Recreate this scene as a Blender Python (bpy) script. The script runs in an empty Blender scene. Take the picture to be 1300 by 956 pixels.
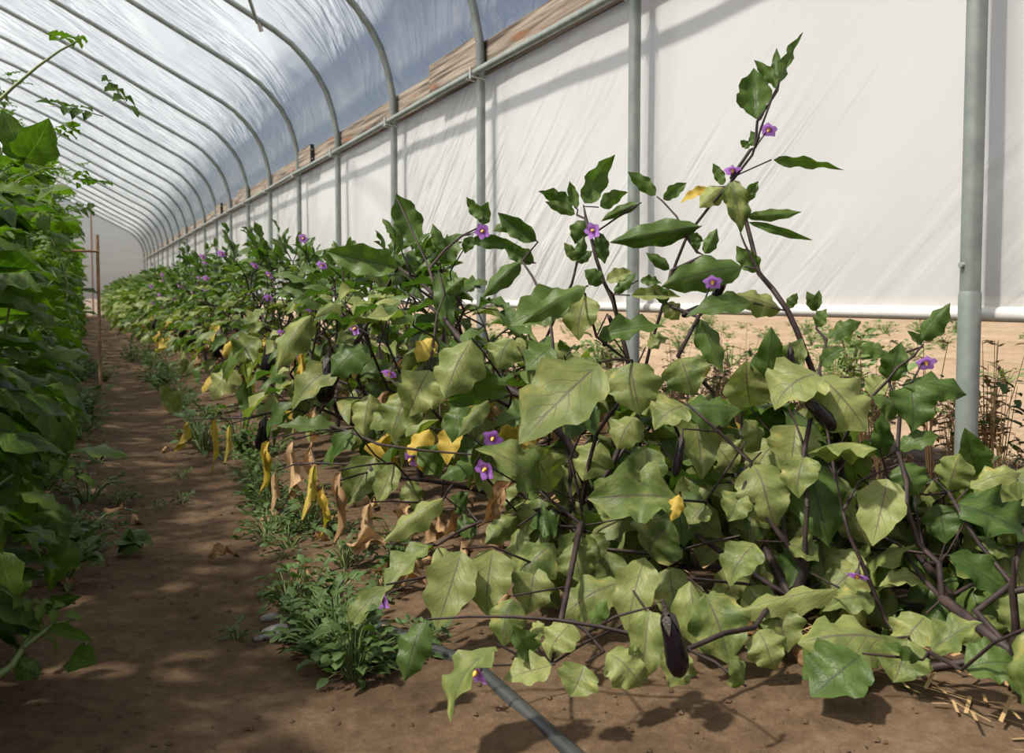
import bpy, math, random
import numpy as np
from mathutils import Vector, Matrix, noise

# ------------------------------------------------------------------ camera
F_PX = 1150.0                      # focal length in photo pixels (1300 wide)
CAM_H = 0.4965
GZ = -0.06                         # soil level: heights are counted from a datum 6 cm above it
YAW = math.atan(547.0 / F_PX)
PITCH = math.atan(59.0 / F_PX)
CX, CY = 650.0, 433.0              # principal point (the photo proper ends at y = 867)
scene = bpy.context.scene
col = scene.collection
CR = Vector((math.cos(YAW), -math.sin(YAW), 0))
CF = Vector((math.sin(YAW) * math.cos(PITCH), math.cos(YAW) * math.cos(PITCH), -math.sin(PITCH)))
CU = CR.cross(CF)
CO = Vector((0, 0, CAM_H))
cam_d = bpy.data.cameras.new('camera')
cam = bpy.data.objects.new('camera', cam_d)
col.objects.link(cam)
cam.matrix_world = Matrix(((CR.x, CU.x, -CF.x, CO.x), (CR.y, CU.y, -CF.y, CO.y), (CR.z, CU.z, -CF.z, CO.z), (0, 0, 0, 1)))
cam_d.sensor_width = 36.0
cam_d.lens = F_PX / 1300.0 * 36.0
cam_d.shift_y = -45.0 / 1300.0
cam_d.clip_start = 0.05
cam_d.clip_end = 400
cam_d.dof.use_dof = True
cam_d.dof.focus_distance = 1.75
cam_d.dof.aperture_fstop = 9.0
scene.camera = cam

# ------------------------------------------------------------------ light
SUN_EL = math.radians(57)
world = bpy.data.worlds.new('sky')
scene.world = world
world.use_nodes = True
wn = world.node_tree
bg = wn.nodes['Background']
sky = wn.nodes.new('ShaderNodeTexSky')
sky.sky_type = 'NISHITA'
sky.sun_disc = False
sky.sun_elevation = SUN_EL
sky.sun_rotation = math.radians(270)
sky.air_density = 1.0
sky.dust_density = 2.5
sky.ozone_density = 1.0
wn.links.new(sky.outputs[0], bg.inputs[0])
bg.inputs[1].default_value = 0.125
sun_d = bpy.data.lights.new('sun', 'SUN')
sun_d.energy = 18.5
sun_d.color = (1.0, 0.93, 0.80)
sun_d.angle = math.radians(3.5)
sun = bpy.data.objects.new('sun', sun_d)
col.objects.link(sun)
sun.rotation_euler = (0, -(math.pi / 2 - SUN_EL), 0)      # shines from -X, 57 degrees up
vs = scene.view_settings
vs.view_transform = 'Standard'
vs.look = 'None'
vs.gamma = 1.0
vs.use_curve_mapping = False
vs.exposure = -0.50
scene.cycles.max_bounces = 10
scene.cycles.transparent_max_bounces = 12

# ------------------------------------------------------------------ helpers
def ray(px, py):
    return CF + CR * ((px - CX) / F_PX) + CU * ((CY - py) / F_PX)
def at_x(px, py, X):
    r = ray(px, py); return CO + r * (X / r.x)
def at_z(px, py, Z=GZ):
    r = ray(px, py); return CO + r * ((Z - CAM_H) / r.z)
def at_d(px, py, d):
    return CO + ray(px, py) * d
def proj(p):
    d = Vector(p) - CO
    z = d.dot(CF)
    if z < 0.05: return (-9999, -9999, z)
    return (CX + F_PX * d.dot(CR) / z, CY - F_PX * d.dot(CU) / z, z)

def new_mesh(name, verts, faces, uvs=None, mats=(), mat_idx=None, smooth=True):
    me = bpy.data.meshes.new(name)
    me.from_pydata([tuple(v) for v in verts], [], faces)
    if uvs is not None:
        lay = me.uv_layers.new(name='UVMap')
        li = np.zeros(len(me.loops), dtype=np.int32)
        me.loops.foreach_get('vertex_index', li)
        lay.data.foreach_set('uv', np.asarray(uvs, dtype=np.float32)[li].ravel())
    for m in mats: me.materials.append(m)
    if mat_idx is not None: me.polygons.foreach_set('material_index', np.asarray(mat_idx, dtype=np.int32))
    if smooth: me.polygons.foreach_set('use_smooth', np.ones(len(me.polygons), dtype=bool))
    me.update()
    return me

def link(name, data, parent=None, mw=None):
    o = bpy.data.objects.new(name, data)
    col.objects.link(o)
    if parent is not None: o.parent = parent
    if mw is not None:
        if parent is not None:
            q = parent.get('_w')
            off = Vector(q) if q is not None else Vector((0, 0, 0))
            o.matrix_basis = Matrix.Translation(-off) @ mw
        else:
            o.matrix_basis = mw
    return o

def tag(o, label=None, cat=None, group=None, kind=None):
    if label: o['label'] = label
    if cat: o['category'] = cat
    if group: o['group'] = group
    if kind: o['kind'] = kind
    return o

def empty(name, loc):
    o = bpy.data.objects.new(name, None)
    col.objects.link(o)
    o.location = loc
    o.empty_display_size = 0.05
    o['_w'] = tuple(loc)
    return o

class MB:
    """collects shapes into one mesh (world coordinates)"""
    def __init__(s): s.v = []; s.f = []; s.uv = []; s.mi = []
    def add(s, v, f, uv=None, mi=0):
        b = len(s.v); s.v += list(v); s.f += [tuple(i + b for i in q) for q in f]
        s.uv += list(uv) if uv is not None else [(0.5, 0.5)] * len(v)
        s.mi += [mi] * len(f)
    def box(s, x0, x1, y0, y1, z0, z1, mi=0):
        v = [(x, y, z) for x in (x0, x1) for y in (y0, y1) for z in (z0, z1)]
        s.add(v, [(0, 1, 3, 2), (4, 6, 7, 5), (0, 4, 5, 1), (2, 3, 7, 6), (0, 2, 6, 4), (1, 5, 7, 3)], mi=mi)
    def tube(s, pts, rad, n=6, mi=0, cap=True):
        pts = [Vector(p) for p in pts]
        if not hasattr(rad, '__len__'): rad = [rad] * len(pts)
        v = []; f = []; uv = []
        t0 = (pts[1] - pts[0]).normalized()
        a = t0.orthogonal().normalized()
        for i, p in enumerate(pts):
            t = (pts[min(i + 1, len(pts) - 1)] - pts[max(i - 1, 0)])
            if t.length < 1e-9: t = t0
            t.normalize()
            a = (a - t * a.dot(t))
            if a.length < 1e-6: a = t.orthogonal()
            a.normalize(); b = t.cross(a)
            for k in range(n):
                w = 2 * math.pi * k / n
                v.append(p + (a * math.cos(w) + b * math.sin(w)) * rad[i]); uv.append((i / (len(pts) - 1), k / n))
        for i in range(len(pts) - 1):
            for k in range(n):
                k2 = (k + 1) % n
                f.append((i * n + k, i * n + k2, (i + 1) * n + k2, (i + 1) * n + k))
        if cap:
            m = len(v); e = (len(pts) - 1) * n                 # caps on rings of their own keep the shading crisp
            v += v[:n] + v[e:e + n]; uv += uv[:n] + uv[e:e + n]
            f.append(tuple(range(m + n - 1, m - 1, -1))); f.append(tuple(m + n + k for k in range(n)))
        s.add(v, f, uv, mi)
    def put(s, tmpl, M, mi_off=0):
        v, f, uv, mi = tmpl
        b = len(s.v)
        s.v += [M @ Vector(p) for p in v]; s.f += [tuple(i + b for i in q) for q in f]; s.uv += list(uv); s.mi += [m + mi_off for m in mi]
    def tmpl(s): return (s.v, s.f, s.uv, s.mi)
    def build(s, name, mats, parent=None, smooth=True, off=None):
        off = Vector(off) if off is not None else (Vector(parent['_w']) if parent is not None and parent.get('_w') is not None else Vector((0, 0, 0)))
        me = new_mesh(name, [Vector(p) - off for p in s.v], s.f, s.uv, mats, s.mi, smooth)
        return link(name, me, parent)

# ------------------------------------------------------------------ materials
def mat(name):
    m = bpy.data.materials.new(name); m.use_nodes = True
    nt = m.node_tree
    for n in list(nt.nodes): nt.nodes.remove(n)
    out = nt.nodes.new('ShaderNodeOutputMaterial')
    return m, nt, out
def N(nt, t, **kw):
    n = nt.nodes.new(t)
    for k, v in kw.items():
        if k.startswith('i_'):
            key = k[2:].replace('_', ' ')
            n.inputs[int(key) if key.isdigit() else key].default_value = v
        else: setattr(n, k, v)
    return n
def ramp(nt, fac, stops, interp='LINEAR'):
    r = nt.nodes.new('ShaderNodeValToRGB'); r.color_ramp.interpolation = interp
    e = r.color_ramp.elements
    while len(e) < len(stops): e.new(0.5)
    for i, (p, c) in enumerate(stops):
        e[i].position = p; e[i].color = (c[0], c[1], c[2], 1)
    nt.links.new(fac, r.inputs[0]); return r.outputs[0]
def math_n(nt, op, a, b=None, c=None, clamp=False):
    n = nt.nodes.new('ShaderNodeMath'); n.operation = op; n.use_clamp = clamp
    for i, q in enumerate((a, b, c)):
        if q is None: continue
        if isinstance(q, (int, float)): n.inputs[i].default_value = q
        else: nt.links.new(q, n.inputs[i])
    return n.outputs[0]
def mixc(nt, fac, a, b, mode='MIX'):
    n = nt.nodes.new('ShaderNodeMix'); n.data_type = 'RGBA'; n.blend_type = mode
    for s, q in ((n.inputs[0], fac), (n.inputs[6], a), (n.inputs[7], b)):
        if isinstance(q, (int, float)): s.default_value = q
        elif isinstance(q, tuple): s.default_value = (q[0], q[1], q[2], 1)
        else: nt.links.new(q, s)
    return n.outputs[2]
def simple(name, c, rough=0.6, metal=0.0, noise_scale=None, c2=None, bump=0.0, spec=0.5):
    m, nt, out = mat(name)
    b = N(nt, 'ShaderNodeBsdfPrincipled')
    b.inputs['Roughness'].default_value = rough; b.inputs['Metallic'].default_value = metal
    b.inputs['Specular IOR Level'].default_value = spec
    b.inputs['Base Color'].default_value = (*c, 1)
    if noise_scale:
        tc = N(nt, 'ShaderNodeTexCoord'); nz = N(nt, 'ShaderNodeTexNoise'); nz.inputs['Scale'].default_value = noise_scale; nz.inputs['Detail'].default_value = 5
        nt.links.new(tc.outputs['Object'], nz.inputs['Vector'])
        nt.links.new(ramp(nt, nz.outputs[0], [(0.3, c), (0.7, c2 or c)]), b.inputs['Base Color'])
        if bump:
            bp = N(nt, 'ShaderNodeBump'); bp.inputs['Strength'].default_value = bump; bp.inputs['Distance'].default_value = 0.01
            nt.links.new(nz.outputs[0], bp.inputs['Height']); nt.links.new(bp.outputs[0], b.inputs['Normal'])
    nt.links.new(b.outputs[0], out.inputs[0]); return m

def film(name, trans, tint, kind):
    """greenhouse film: part clear, part milky; wrinkles as fine relief"""
    m, nt, out = mat(name)
    tc = N(nt, 'ShaderNodeTexCoord')
    mp = N(nt, 'ShaderNodeMapping')
    nt.links.new(tc.outputs['Object'], mp.inputs[0])
    if kind == 'wall':
        mp.vector_type = 'TEXTURE'
        mp.inputs['Rotation'].default_value = (math.radians(-42), 0, 0)
        mp.inputs['Scale'].default_value = (1, 1.0, 0.13)
    else:
        mp.vector_type = 'TEXTURE'
        mp.inputs['Rotation'].default_value = (math.radians(-52), 0, 0)
        mp.inputs['Scale'].default_value = (0.9, 0.7, 0.16)
    nz = N(nt, 'ShaderNodeTexNoise'); nz.inputs['Scale'].default_value = 1.7; nz.inputs['Detail'].default_value = 2.5; nz.inputs['Roughness'].default_value = 0.5
    nz.inputs['Distortion'].default_value = 0.9
    nt.links.new(mp.outputs[0], nz.inputs['Vector'])
    big = N(nt, 'ShaderNodeTexNoise'); big.inputs['Scale'].default_value = 0.9; big.inputs['Detail'].default_value = 2
    nt.links.new(tc.outputs['Object'], big.inputs['Vector'])
    mask = math_n(nt, 'SUBTRACT', big.outputs[0], 0.34); mask = math_n(nt, 'MULTIPLY', mask, 3.0, clamp=True)
    hgt = math_n(nt, 'MULTIPLY', nz.outputs[0], mask)
    bp = N(nt, 'ShaderNodeBump'); bp.inputs['Strength'].default_value = 0.5 if kind == 'wall' else 0.9; bp.inputs['Distance'].default_value = 0.05 if kind == 'wall' else 0.09
    nt.links.new(hgt, bp.inputs['Height'])
    d = N(nt, 'ShaderNodeBsdfDiffuse'); d.inputs[0].default_value = (*tint, 1)
    t = N(nt, 'ShaderNodeBsdfTranslucent'); t.inputs[0].default_value = (*tint, 1)
    g = N(nt, 'ShaderNodeBsdfGlossy'); g.inputs['Roughness'].default_value = 0.22; g.inputs[0].default_value = (0.9, 0.93, 0.95, 1)
    for q in (d, t, g): nt.links.new(bp.outputs[0], q.inputs['Normal'])
    m1 = N(nt, 'ShaderNodeMixShader'); m1.inputs[0].default_value = 0.35 if kind == 'wall' else 0.80
    nt.links.new(d.outputs[0], m1.inputs[1]); nt.links.new(t.outputs[0], m1.inputs[2])
    fr = N(nt, 'ShaderNodeFresnel'); fr.inputs[0].default_value = 1.4; nt.links.new(bp.outputs[0], fr.inputs['Normal'])
    m2 = N(nt, 'ShaderNodeMixShader'); nt.links.new(math_n(nt, 'MULTIPLY', fr.outputs[0], 0.8, clamp=True), m2.inputs[0])
    nt.links.new(m1.outputs[0], m2.inputs[1]); nt.links.new(g.outputs[0], m2.inputs[2])
    tr = N(nt, 'ShaderNodeBsdfTransparent'); tr.inputs[0].default_value = (0.97, 0.98, 1.0, 1)
    m3 = N(nt, 'ShaderNodeMixShader'); m3.inputs[0].default_value = trans
    nt.links.new(m2.outputs[0], m3.inputs[1]); nt.links.new(tr.outputs[0], m3.inputs[2])
    nt.links.new(m3.outputs[0], out.inputs[0]); return m

def leaf_mat(name, c_dark, c_light, vein, translucency=0.45, rough=0.45, blotch=None, vein_amt=0.78, trans_boost=1.0, tint=None):
    m, nt, out = mat(name)
    uv = N(nt, 'ShaderNodeUVMap'); sep = N(nt, 'ShaderNodeSeparateXYZ'); nt.links.new(uv.outputs[0], sep.inputs[0])
    oi = N(nt, 'ShaderNodeObjectInfo'); tc = N(nt, 'ShaderNodeTexCoord')
    nz = N(nt, 'ShaderNodeTexNoise'); nz.inputs['Scale'].default_value = 3.0; nz.inputs['Detail'].default_value = 4; nz.noise_dimensions = '4D'
    nt.links.new(uv.outputs[0], nz.inputs['Vector']); nt.links.new(math_n(nt, 'MULTIPLY', oi.outputs['Random'], 40.0), nz.inputs['W'])
    base = mixc(nt, oi.outputs['Random'], c_dark, c_light)
    base = mixc(nt, math_n(nt, 'MULTIPLY', math_n(nt, 'SUBTRACT', nz.outputs[0], 0.42), 3.0, clamp=True), base, tuple(min(1, q * 1.15) for q in c_light))
    if blotch:
        f = math_n(nt, 'MULTIPLY', math_n(nt, 'SUBTRACT', nz.outputs[0], 0.60), 9.0, clamp=True)
        edge = math_n(nt, 'MULTIPLY', math_n(nt, 'ABSOLUTE', math_n(nt, 'SUBTRACT', sep.outputs[1], 0.5)), 1.3)
        base = mixc(nt, math_n(nt, 'MULTIPLY', f, edge, clamp=True), base, blotch)
    av = math_n(nt, 'ABSOLUTE', math_n(nt, 'SUBTRACT', sep.outputs[1], 0.5))
    mid = math_n(nt, 'SUBTRACT', 1.0, math_n(nt, 'MULTIPLY', av, 34.0), clamp=True)
    fr = math_n(nt, 'FRACT', math_n(nt, 'SUBTRACT', math_n(nt, 'MULTIPLY', sep.outputs[0], 6.5), math_n(nt, 'MULTIPLY', av, 5.0)))
    side = math_n(nt, 'SUBTRACT', 1.0, math_n(nt, 'MULTIPLY', math_n(nt, 'ABSOLUTE', math_n(nt, 'SUBTRACT', fr, 0.5)), 13.0), clamp=True)
    side = math_n(nt, 'MULTIPLY', side, math_n(nt, 'SUBTRACT', 0.9, math_n(nt, 'MULTIPLY', av, 1.5), clamp=True))
    v = math_n(nt, 'MULTIPLY', math_n(nt, 'MAXIMUM', mid, side), vein_amt, clamp=True)
    colr = mixc(nt, v, base, vein)
    fine = N(nt, 'ShaderNodeTexVoronoi'); fine.inputs['Scale'].default_value = 22; nt.links.new(uv.outputs[0], fine.inputs['Vector'])
    bp = N(nt, 'ShaderNodeBump'); bp.inputs['Strength'].default_value = 0.2; bp.inputs['Distance'].default_value = 0.003
    nt.links.new(math_n(nt, 'SUBTRACT', math_n(nt, 'MULTIPLY', fine.outputs[0], 0.5), v), bp.inputs['Height'])
    p = N(nt, 'ShaderNodeBsdfPrincipled'); p.inputs['Roughness'].default_value = rough; p.inputs['Specular IOR Level'].default_value = 0.22
    nt.links.new(colr, p.inputs['Base Color']); nt.links.new(bp.outputs[0], p.inputs['Normal'])
    t = N(nt, 'ShaderNodeBsdfTranslucent')
    tcol = mixc(nt, 1.0, colr, tint or (0.85 * trans_boost, 1.15 * trans_boost, 0.30), 'MULTIPLY')
    nt.links.new(tcol, t.inputs[0])
    mx = N(nt, 'ShaderNodeMixShader'); mx.inputs[0].default_value = translucency
    nt.links.new(p.outputs[0], mx.inputs[1]); nt.links.new(t.outputs[0], mx.inputs[2])
    nt.links.new(mx.outputs[0], out.inputs[0]); return m

M_LEAF = leaf_mat('eggplant leaf mature', (0.07, 0.11, 0.024), (0.24, 0.265, 0.09), (0.085, 0.045, 0.065), 0.32, 0.45, (0.45, 0.33, 0.08))
M_YOUNG = leaf_mat('eggplant leaf young', (0.04, 0.08, 0.016), (0.095, 0.145, 0.036), (0.04, 0.03, 0.035), 0.36, 0.42, None)
M_YELLOW = leaf_mat('eggplant leaf yellowing', (0.42, 0.26, 0.03), (0.50, 0.38, 0.08), (0.40, 0.25, 0.05), 0.35, 0.55, (0.25, 0.12, 0.03))
M_DRY = leaf_mat('withered leaf', (0.17, 0.09, 0.04), (0.42, 0.28, 0.15), (0.13, 0.07, 0.03), 0.22, 0.7, None, tint=(1, .8, .5))
M_VINE = leaf_mat('vine leaf', (0.020, 0.05, 0.008), (0.095, 0.15, 0.02), (0.20, 0.28, 0.08), 0.42, 0.42, None, 0.5, 1.2)
M_WEED = leaf_mat('weed leaf', (0.04, 0.08, 0.022), (0.09, 0.14, 0.045), (0.065, 0.115, 0.04), 0.3, 0.45)
M_STEM = simple('purple brown stem', (0.016, 0.011, 0.013), 0.6, 0, 30, (0.055, 0.036, 0.033), 0.3, 0.25)
M_VSTEM = simple('green stem', (0.10, 0.15, 0.04), 0.5, 0, 20, (0.16, 0.20, 0.07), 0.2)
M_PETAL = leaf_mat('violet petal', (0.46, 0.17, 0.72), (0.56, 0.27, 0.80), (0.30, 0.10, 0.50), 0.4, 0.6, tint=(1, 1, 1))
M_STAMEN = simple('yellow stamen', (0.75, 0.45, 0.05), 0.5)
M_FRUIT = simple('glossy black purple skin', (0.003, 0.002, 0.004), 0.2, 0, 8, (0.007, 0.003, 0.009), 0, 0.45)
M_CALYX = simple('dark calyx', (0.035, 0.035, 0.02), 0.5, 0, 40, (0.05, 0.03, 0.035), 0.4)
M_STEEL = simple('galvanised steel', (0.20, 0.225, 0.215), 0.42, 0.3, 22, (0.29, 0.32, 0.30), 0.05)
M_STEEL2 = simple('zinc clamp', (0.45, 0.46, 0.45), 0.35, 0.8, 60, (0.62, 0.62, 0.6), 0.1)
M_END_SHADE = simple('block end shade', (0.015, 0.015, 0.017), 0.45)  # near-black that paints the shade on the splice block ends
M_PVC = simple('white rolled film', (0.60, 0.59, 0.57), 0.35, 0, 15, (0.66, 0.65, 0.63), 0.05)
M_HOSE = simple('black poly hose', (0.02, 0.022, 0.024), 0.35, 0, 12, (0.05, 0.05, 0.05), 0.1)
M_STONE = simple('grey stone', (0.16, 0.15, 0.15), 0.8, 0, 25, (0.30, 0.28, 0.26), 0.6)
M_STRAW = simple('straw', (0.30, 0.16, 0.06), 0.8, 0, 8, (0.52, 0.36, 0.18), 0)
M_STAKE = simple('stake wood', (0.22, 0.12, 0.07), 0.8, 0, 30, (0.34, 0.20, 0.12), 0.4)
M_FWALL = film('milky side film', 0.12, (0.70, 0.695, 0.69), 'wall')
M_FROOF = film('roof film', 0.49, (0.86, 0.90, 0.94), 'roof')

def wood_mat():
    m, nt, out = mat('weathered peeling board')
    tc = N(nt, 'ShaderNodeTexCoord'); mp = N(nt, 'ShaderNodeMapping'); mp.inputs['Scale'].default_value = (30, 1.1, 30)
    nt.links.new(tc.outputs['Object'], mp.inputs[0])
    gr = N(nt, 'ShaderNodeTexNoise'); gr.inputs['Scale'].default_value = 1.6; gr.inputs['Detail'].default_value = 6; gr.inputs['Distortion'].default_value = 0.35
    nt.links.new(mp.outputs[0], gr.inputs[0])
    c = ramp(nt, gr.outputs[0], [(0.36, (0.05, 0.035, 0.025)), (0.48, (0.19, 0.15, 0.115)), (0.68, (0.33, 0.28, 0.225))])
    mp2 = N(nt, 'ShaderNodeMapping'); mp2.inputs['Scale'].default_value = (8, 3.2, 13); nt.links.new(tc.outputs['Object'], mp2.inputs[0])
    pt = N(nt, 'ShaderNodeTexNoise'); pt.inputs['Scale'].default_value = 1.2; pt.inputs['Detail'].default_value = 5; nt.links.new(mp2.outputs[0], pt.inputs[0])
    f = math_n(nt, 'MULTIPLY', math_n(nt, 'SUBTRACT', pt.outputs[0], 0.57), 10, clamp=True)
    c = mixc(nt, f, c, (0.20, 0.085, 0.04))
    b = N(nt, 'ShaderNodeBsdfPrincipled'); b.inputs['Roughness'].default_value = 0.85
    bp = N(nt, 'ShaderNodeBump'); bp.inputs['Strength'].default_value = 0.7; bp.inputs['Distance'].default_value = 0.01
    nt.links.new(gr.outputs[0], bp.inputs['Height']); nt.links.new(bp.outputs[0], b.inputs['Normal'])
    nt.links.new(c, b.inputs['Base Color']); nt.links.new(b.outputs[0], out.inputs[0]); return m
M_WOOD = wood_mat()

def soil_mat(name, stops, sc=1.0, bumpd=0.02):
    m, nt, out = mat(name)
    tc = N(nt, 'ShaderNodeTexCoord')
    a = N(nt, 'ShaderNodeTexNoise'); a.inputs['Scale'].default_value = 2.2 * sc; a.inputs['Detail'].default_value = 8; a.inputs['Roughness'].default_value = 0.65
    b2 = N(nt, 'ShaderNodeTexNoise'); b2.inputs['Scale'].default_value = 38 * sc; b2.inputs['Detail'].default_value = 8; b2.inputs['Roughness'].default_value = 0.7
    for q in (a, b2): nt.links.new(tc.outputs['Object'], q.inputs['Vector'])
    h = math_n(nt, 'ADD', math_n(nt, 'MULTIPLY', a.outputs[0], 0.55), math_n(nt, 'MULTIPLY', b2.outputs[0], 0.45))
    c = ramp(nt, h, stops)
    p = N(nt, 'ShaderNodeBsdfPrincipled'); p.inputs['Roughness'].default_value = 0.95; p.inputs['Specular IOR Level'].default_value = 0.15
    bp = N(nt, 'ShaderNodeBump'); bp.inputs['Strength'].default_value = 0.9; bp.inputs['Distance'].default_value = bumpd
    nt.links.new(h, bp.inputs['Height']); nt.links.new(bp.outputs[0], p.inputs['Normal'])
    nt.links.new(c, p.inputs['Base Color']); nt.links.new(p.outputs[0], out.inputs[0]); return m
M_SOIL = soil_mat('brown path soil', [(0.32, (0.036, 0.023, 0.014)), (0.5, (0.098, 0.062, 0.036)), (0.68, (0.185, 0.125, 0.078))])
M_FIELD = soil_mat('dry tilled field soil', [(0.3, (0.13, 0.09, 0.055)), (0.5, (0.20, 0.145, 0.10)), (0.7, (0.27, 0.21, 0.15))], 0.6, 0.03)

# ------------------------------------------------------------------ ground
rng = random.Random(5)
def fbm(x, y, s): return noise.noise(Vector((x * s, y * s, 3.1)))
def ground_h(x, y):
    h = 0.012 * fbm(x, y, 2.3) + 0.007 * fbm(x, y, 9) + 0.0045 * fbm(x, y, 26)
    h += 0.035 * math.exp(-((x - 0.95) / 0.32) ** 2) + 0.035 * math.exp(-((x + 0.45) / 0.30) ** 2)
    h -= 0.012 * math.exp(-((x - 0.27) / 0.16) ** 2)
    if x > 2.2: h *= max(0.0, (2.6 - x) / 0.4)
    return h + GZ
def spaced(a, b, first, grow, mx):
    r = [a]; d = first
    while r[-1] < b: r.append(r[-1] + d); d = min(mx, d * grow)
    r[-1] = b
    return r
gx = [-5.6, -4.6, -3.6, -2.6, -1.8, -1.3, -1.0] + list(np.arange(-0.8, 2.4, 0.026)) + [2.6]
gy = [-4.2, -3, -2, -1, -0.4, 0.0] + spaced(0.3, 27.5, 0.026, 1.008, 0.5)
v = [(x, y, ground_h(x, y)) for y in gy for x in gx]
nx = len(gx)
f = [(j * nx + i, j * nx + i + 1, (j + 1) * nx + i + 1, (j + 1) * nx + i) for j in range(len(gy) - 1) for i in range(nx - 1)]
tag(link('floor', new_mesh('floor', v, f, None, [M_SOIL])), 'brown earth floor of the tunnel with a trodden path', None, None, 'structure')
fx = spaced(2.6, 90, 0.07, 1.012, 2.5); fy = spaced(-30, 70, 0.9, 1.0, 0.9)
def field_h(x, y):
    if x < 2.61: return GZ
    k = min(1, (x - 2.6) / 0.5) * max(0.0, 1 - x / 60)
    return GZ + k * (0.035 * math.sin(x * 2 * math.pi / 0.62 + 0.5 * fbm(x, y, 0.3)) + 0.05 * fbm(x, y, 0.5) + 0.02 * fbm(x, y, 3))
v = [(x, y, field_h(x, y)) for y in fy for x in fx]
nx = len(fx)
f = [(j * nx + i, j * nx + i + 1, (j + 1) * nx + i + 1, (j + 1) * nx + i) for j in range(len(fy) - 1) for i in range(nx - 1)]
tag(link('field', new_mesh('field', v, f, None, [M_FIELD])), 'pale dry tilled field outside the tunnel', None, None, 'structure')
mb = MB(); mb.box(-120, 200, -120, 160, -0.45, -0.18); o = mb.build('outer_ground', [M_FIELD], None, False)
tag(o, 'flat dry land around the tunnel', None, None, 'structure')

# ------------------------------------------------------------------ tunnel shell
XW, RIDGE, S0, DS = 1.60, -1.45, 1.24, 1.22
HALF = [(1.60, 0.50), (1.60, 1.30), (1.60, 1.46), (1.595, 1.60), (1.565, 1.74), (1.525, 1.86), (1.465, 1.965), (1.39, 2.06), (1.30, 2.15), (1.19, 2.225), (1.05, 2.30),
        (0.90, 2.38), (0.55, 2.565), (0.2, 2.755), (-0.2, 2.965), (-0.62, 3.165), (-1.0, 3.32), (-1.25, 3.385), (-1.45, 3.40)]
PROFILE = HALF + [(2 * RIDGE - x, z) for x, z in HALF[-2::-1]]
FIRST, LAST = -4, 21
Y0, Y1 = S0 + DS * FIRST, S0 + DS * LAST
ORD = 'first second third fourth fifth sixth seventh eighth'.split()
for n in range(FIRST, LAST + 1):
    y = S0 + DS * n
    h = empty('greenhouse_hoop', (XW, y, 0))
    mb = MB(); mb.tube([(x, y, z) for x, z in PROFILE], 0.0195, 12); mb.build('bow', [M_STEEL], h)
    for sx in (XW, 2 * RIDGE - XW):
        mb = MB(); mb.tube([(sx, y, -0.22), (sx, y, 0.495), (sx, y, 0.503)], [0.0215, 0.0215, 0.0195], 14); mb.build('ground_post', [M_STEEL], h)
    if n <= 6:
        mb = MB(); mb.tube([(XW - 0.026, y + 0.004, 0.555), (XW - 0.018, y + 0.004, 0.555)], 0.0055, 6); mb.build('bolt', [M_STEEL2], h, False)
    if n == 0: tag(h, 'galvanised hoop whose bare post stands clear beside the dry weeds', 'hoop', 'greenhouse hoops')
    elif 0 < n < 9: tag(h, ORD[n - 1] + ' galvanised hoop along the wall past the bare post by the dry weeds', 'hoop', 'greenhouse hoops')
    else: tag(h, 'galvanised steel hoop of the tunnel rising behind the planted rows', 'hoop', 'greenhouse hoops')
# roof film
def offset_profile(prof, d):
    out = []
    for i, (x, z) in enumerate(prof):
        a = prof[max(i - 1, 0)]; b = prof[min(i + 1, len(prof) - 1)]
        t = Vector((b[0] - a[0], b[1] - a[1])).normalized()
        out.append((x + t.y * d, z - t.x * d))
    return out
arc = PROFILE[3:-3]
fine = []
for i in range(len(arc) - 1):
    for k in range(3): fine.append((arc[i][0] + (arc[i + 1][0] - arc[i][0]) * k / 3, arc[i][1] + (arc[i + 1][1] - arc[i][1]) * k / 3))
fine.append(arc[-1])
fine = offset_profile(fine, 0.026)
fine[0] = (1.659, 1.585); fine[1] = (1.645, 1.66)
fine[-1] = (2 * RIDGE - 1.659, 1.585); fine[-2] = (2 * RIDGE - 1.645, 1.66)
ys = list(np.arange(Y0, Y1 + 0.01, 0.1525))
v = []
for y in ys:
    ph = abs(((y - S0) / DS + 0.5) % 1 - 0.5) * 2          # 0 on the hoop, 1 between hoops
    sag = -0.022 * math.sin(ph * math.pi / 2) ** 2
    for i, (x, z) in enumerate(fine):
        w = min(1, i / 6, (len(fine) - 1 - i) / 6)
        k = sag * w + 0.007 * w * noise.noise(Vector((x * 2 + z, y * 1.6, z * 2)))
        t = Vector((x - RIDGE, z - 1.2)); t.normalize()
        v.append((x + t.x * k, y, z + t.y * k))
nx = len(fine)
f = [(j * nx + i, j * nx + i + 1, (j + 1) * nx + i + 1, (j + 1) * nx + i) for j in range(len(ys) - 1) for i in range(nx - 1)]
tag(link('ceiling', new_mesh('ceiling', v, f, None, [M_FROOF])), 'clear milky plastic film stretched over the hoops', None, None, 'structure')
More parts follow.
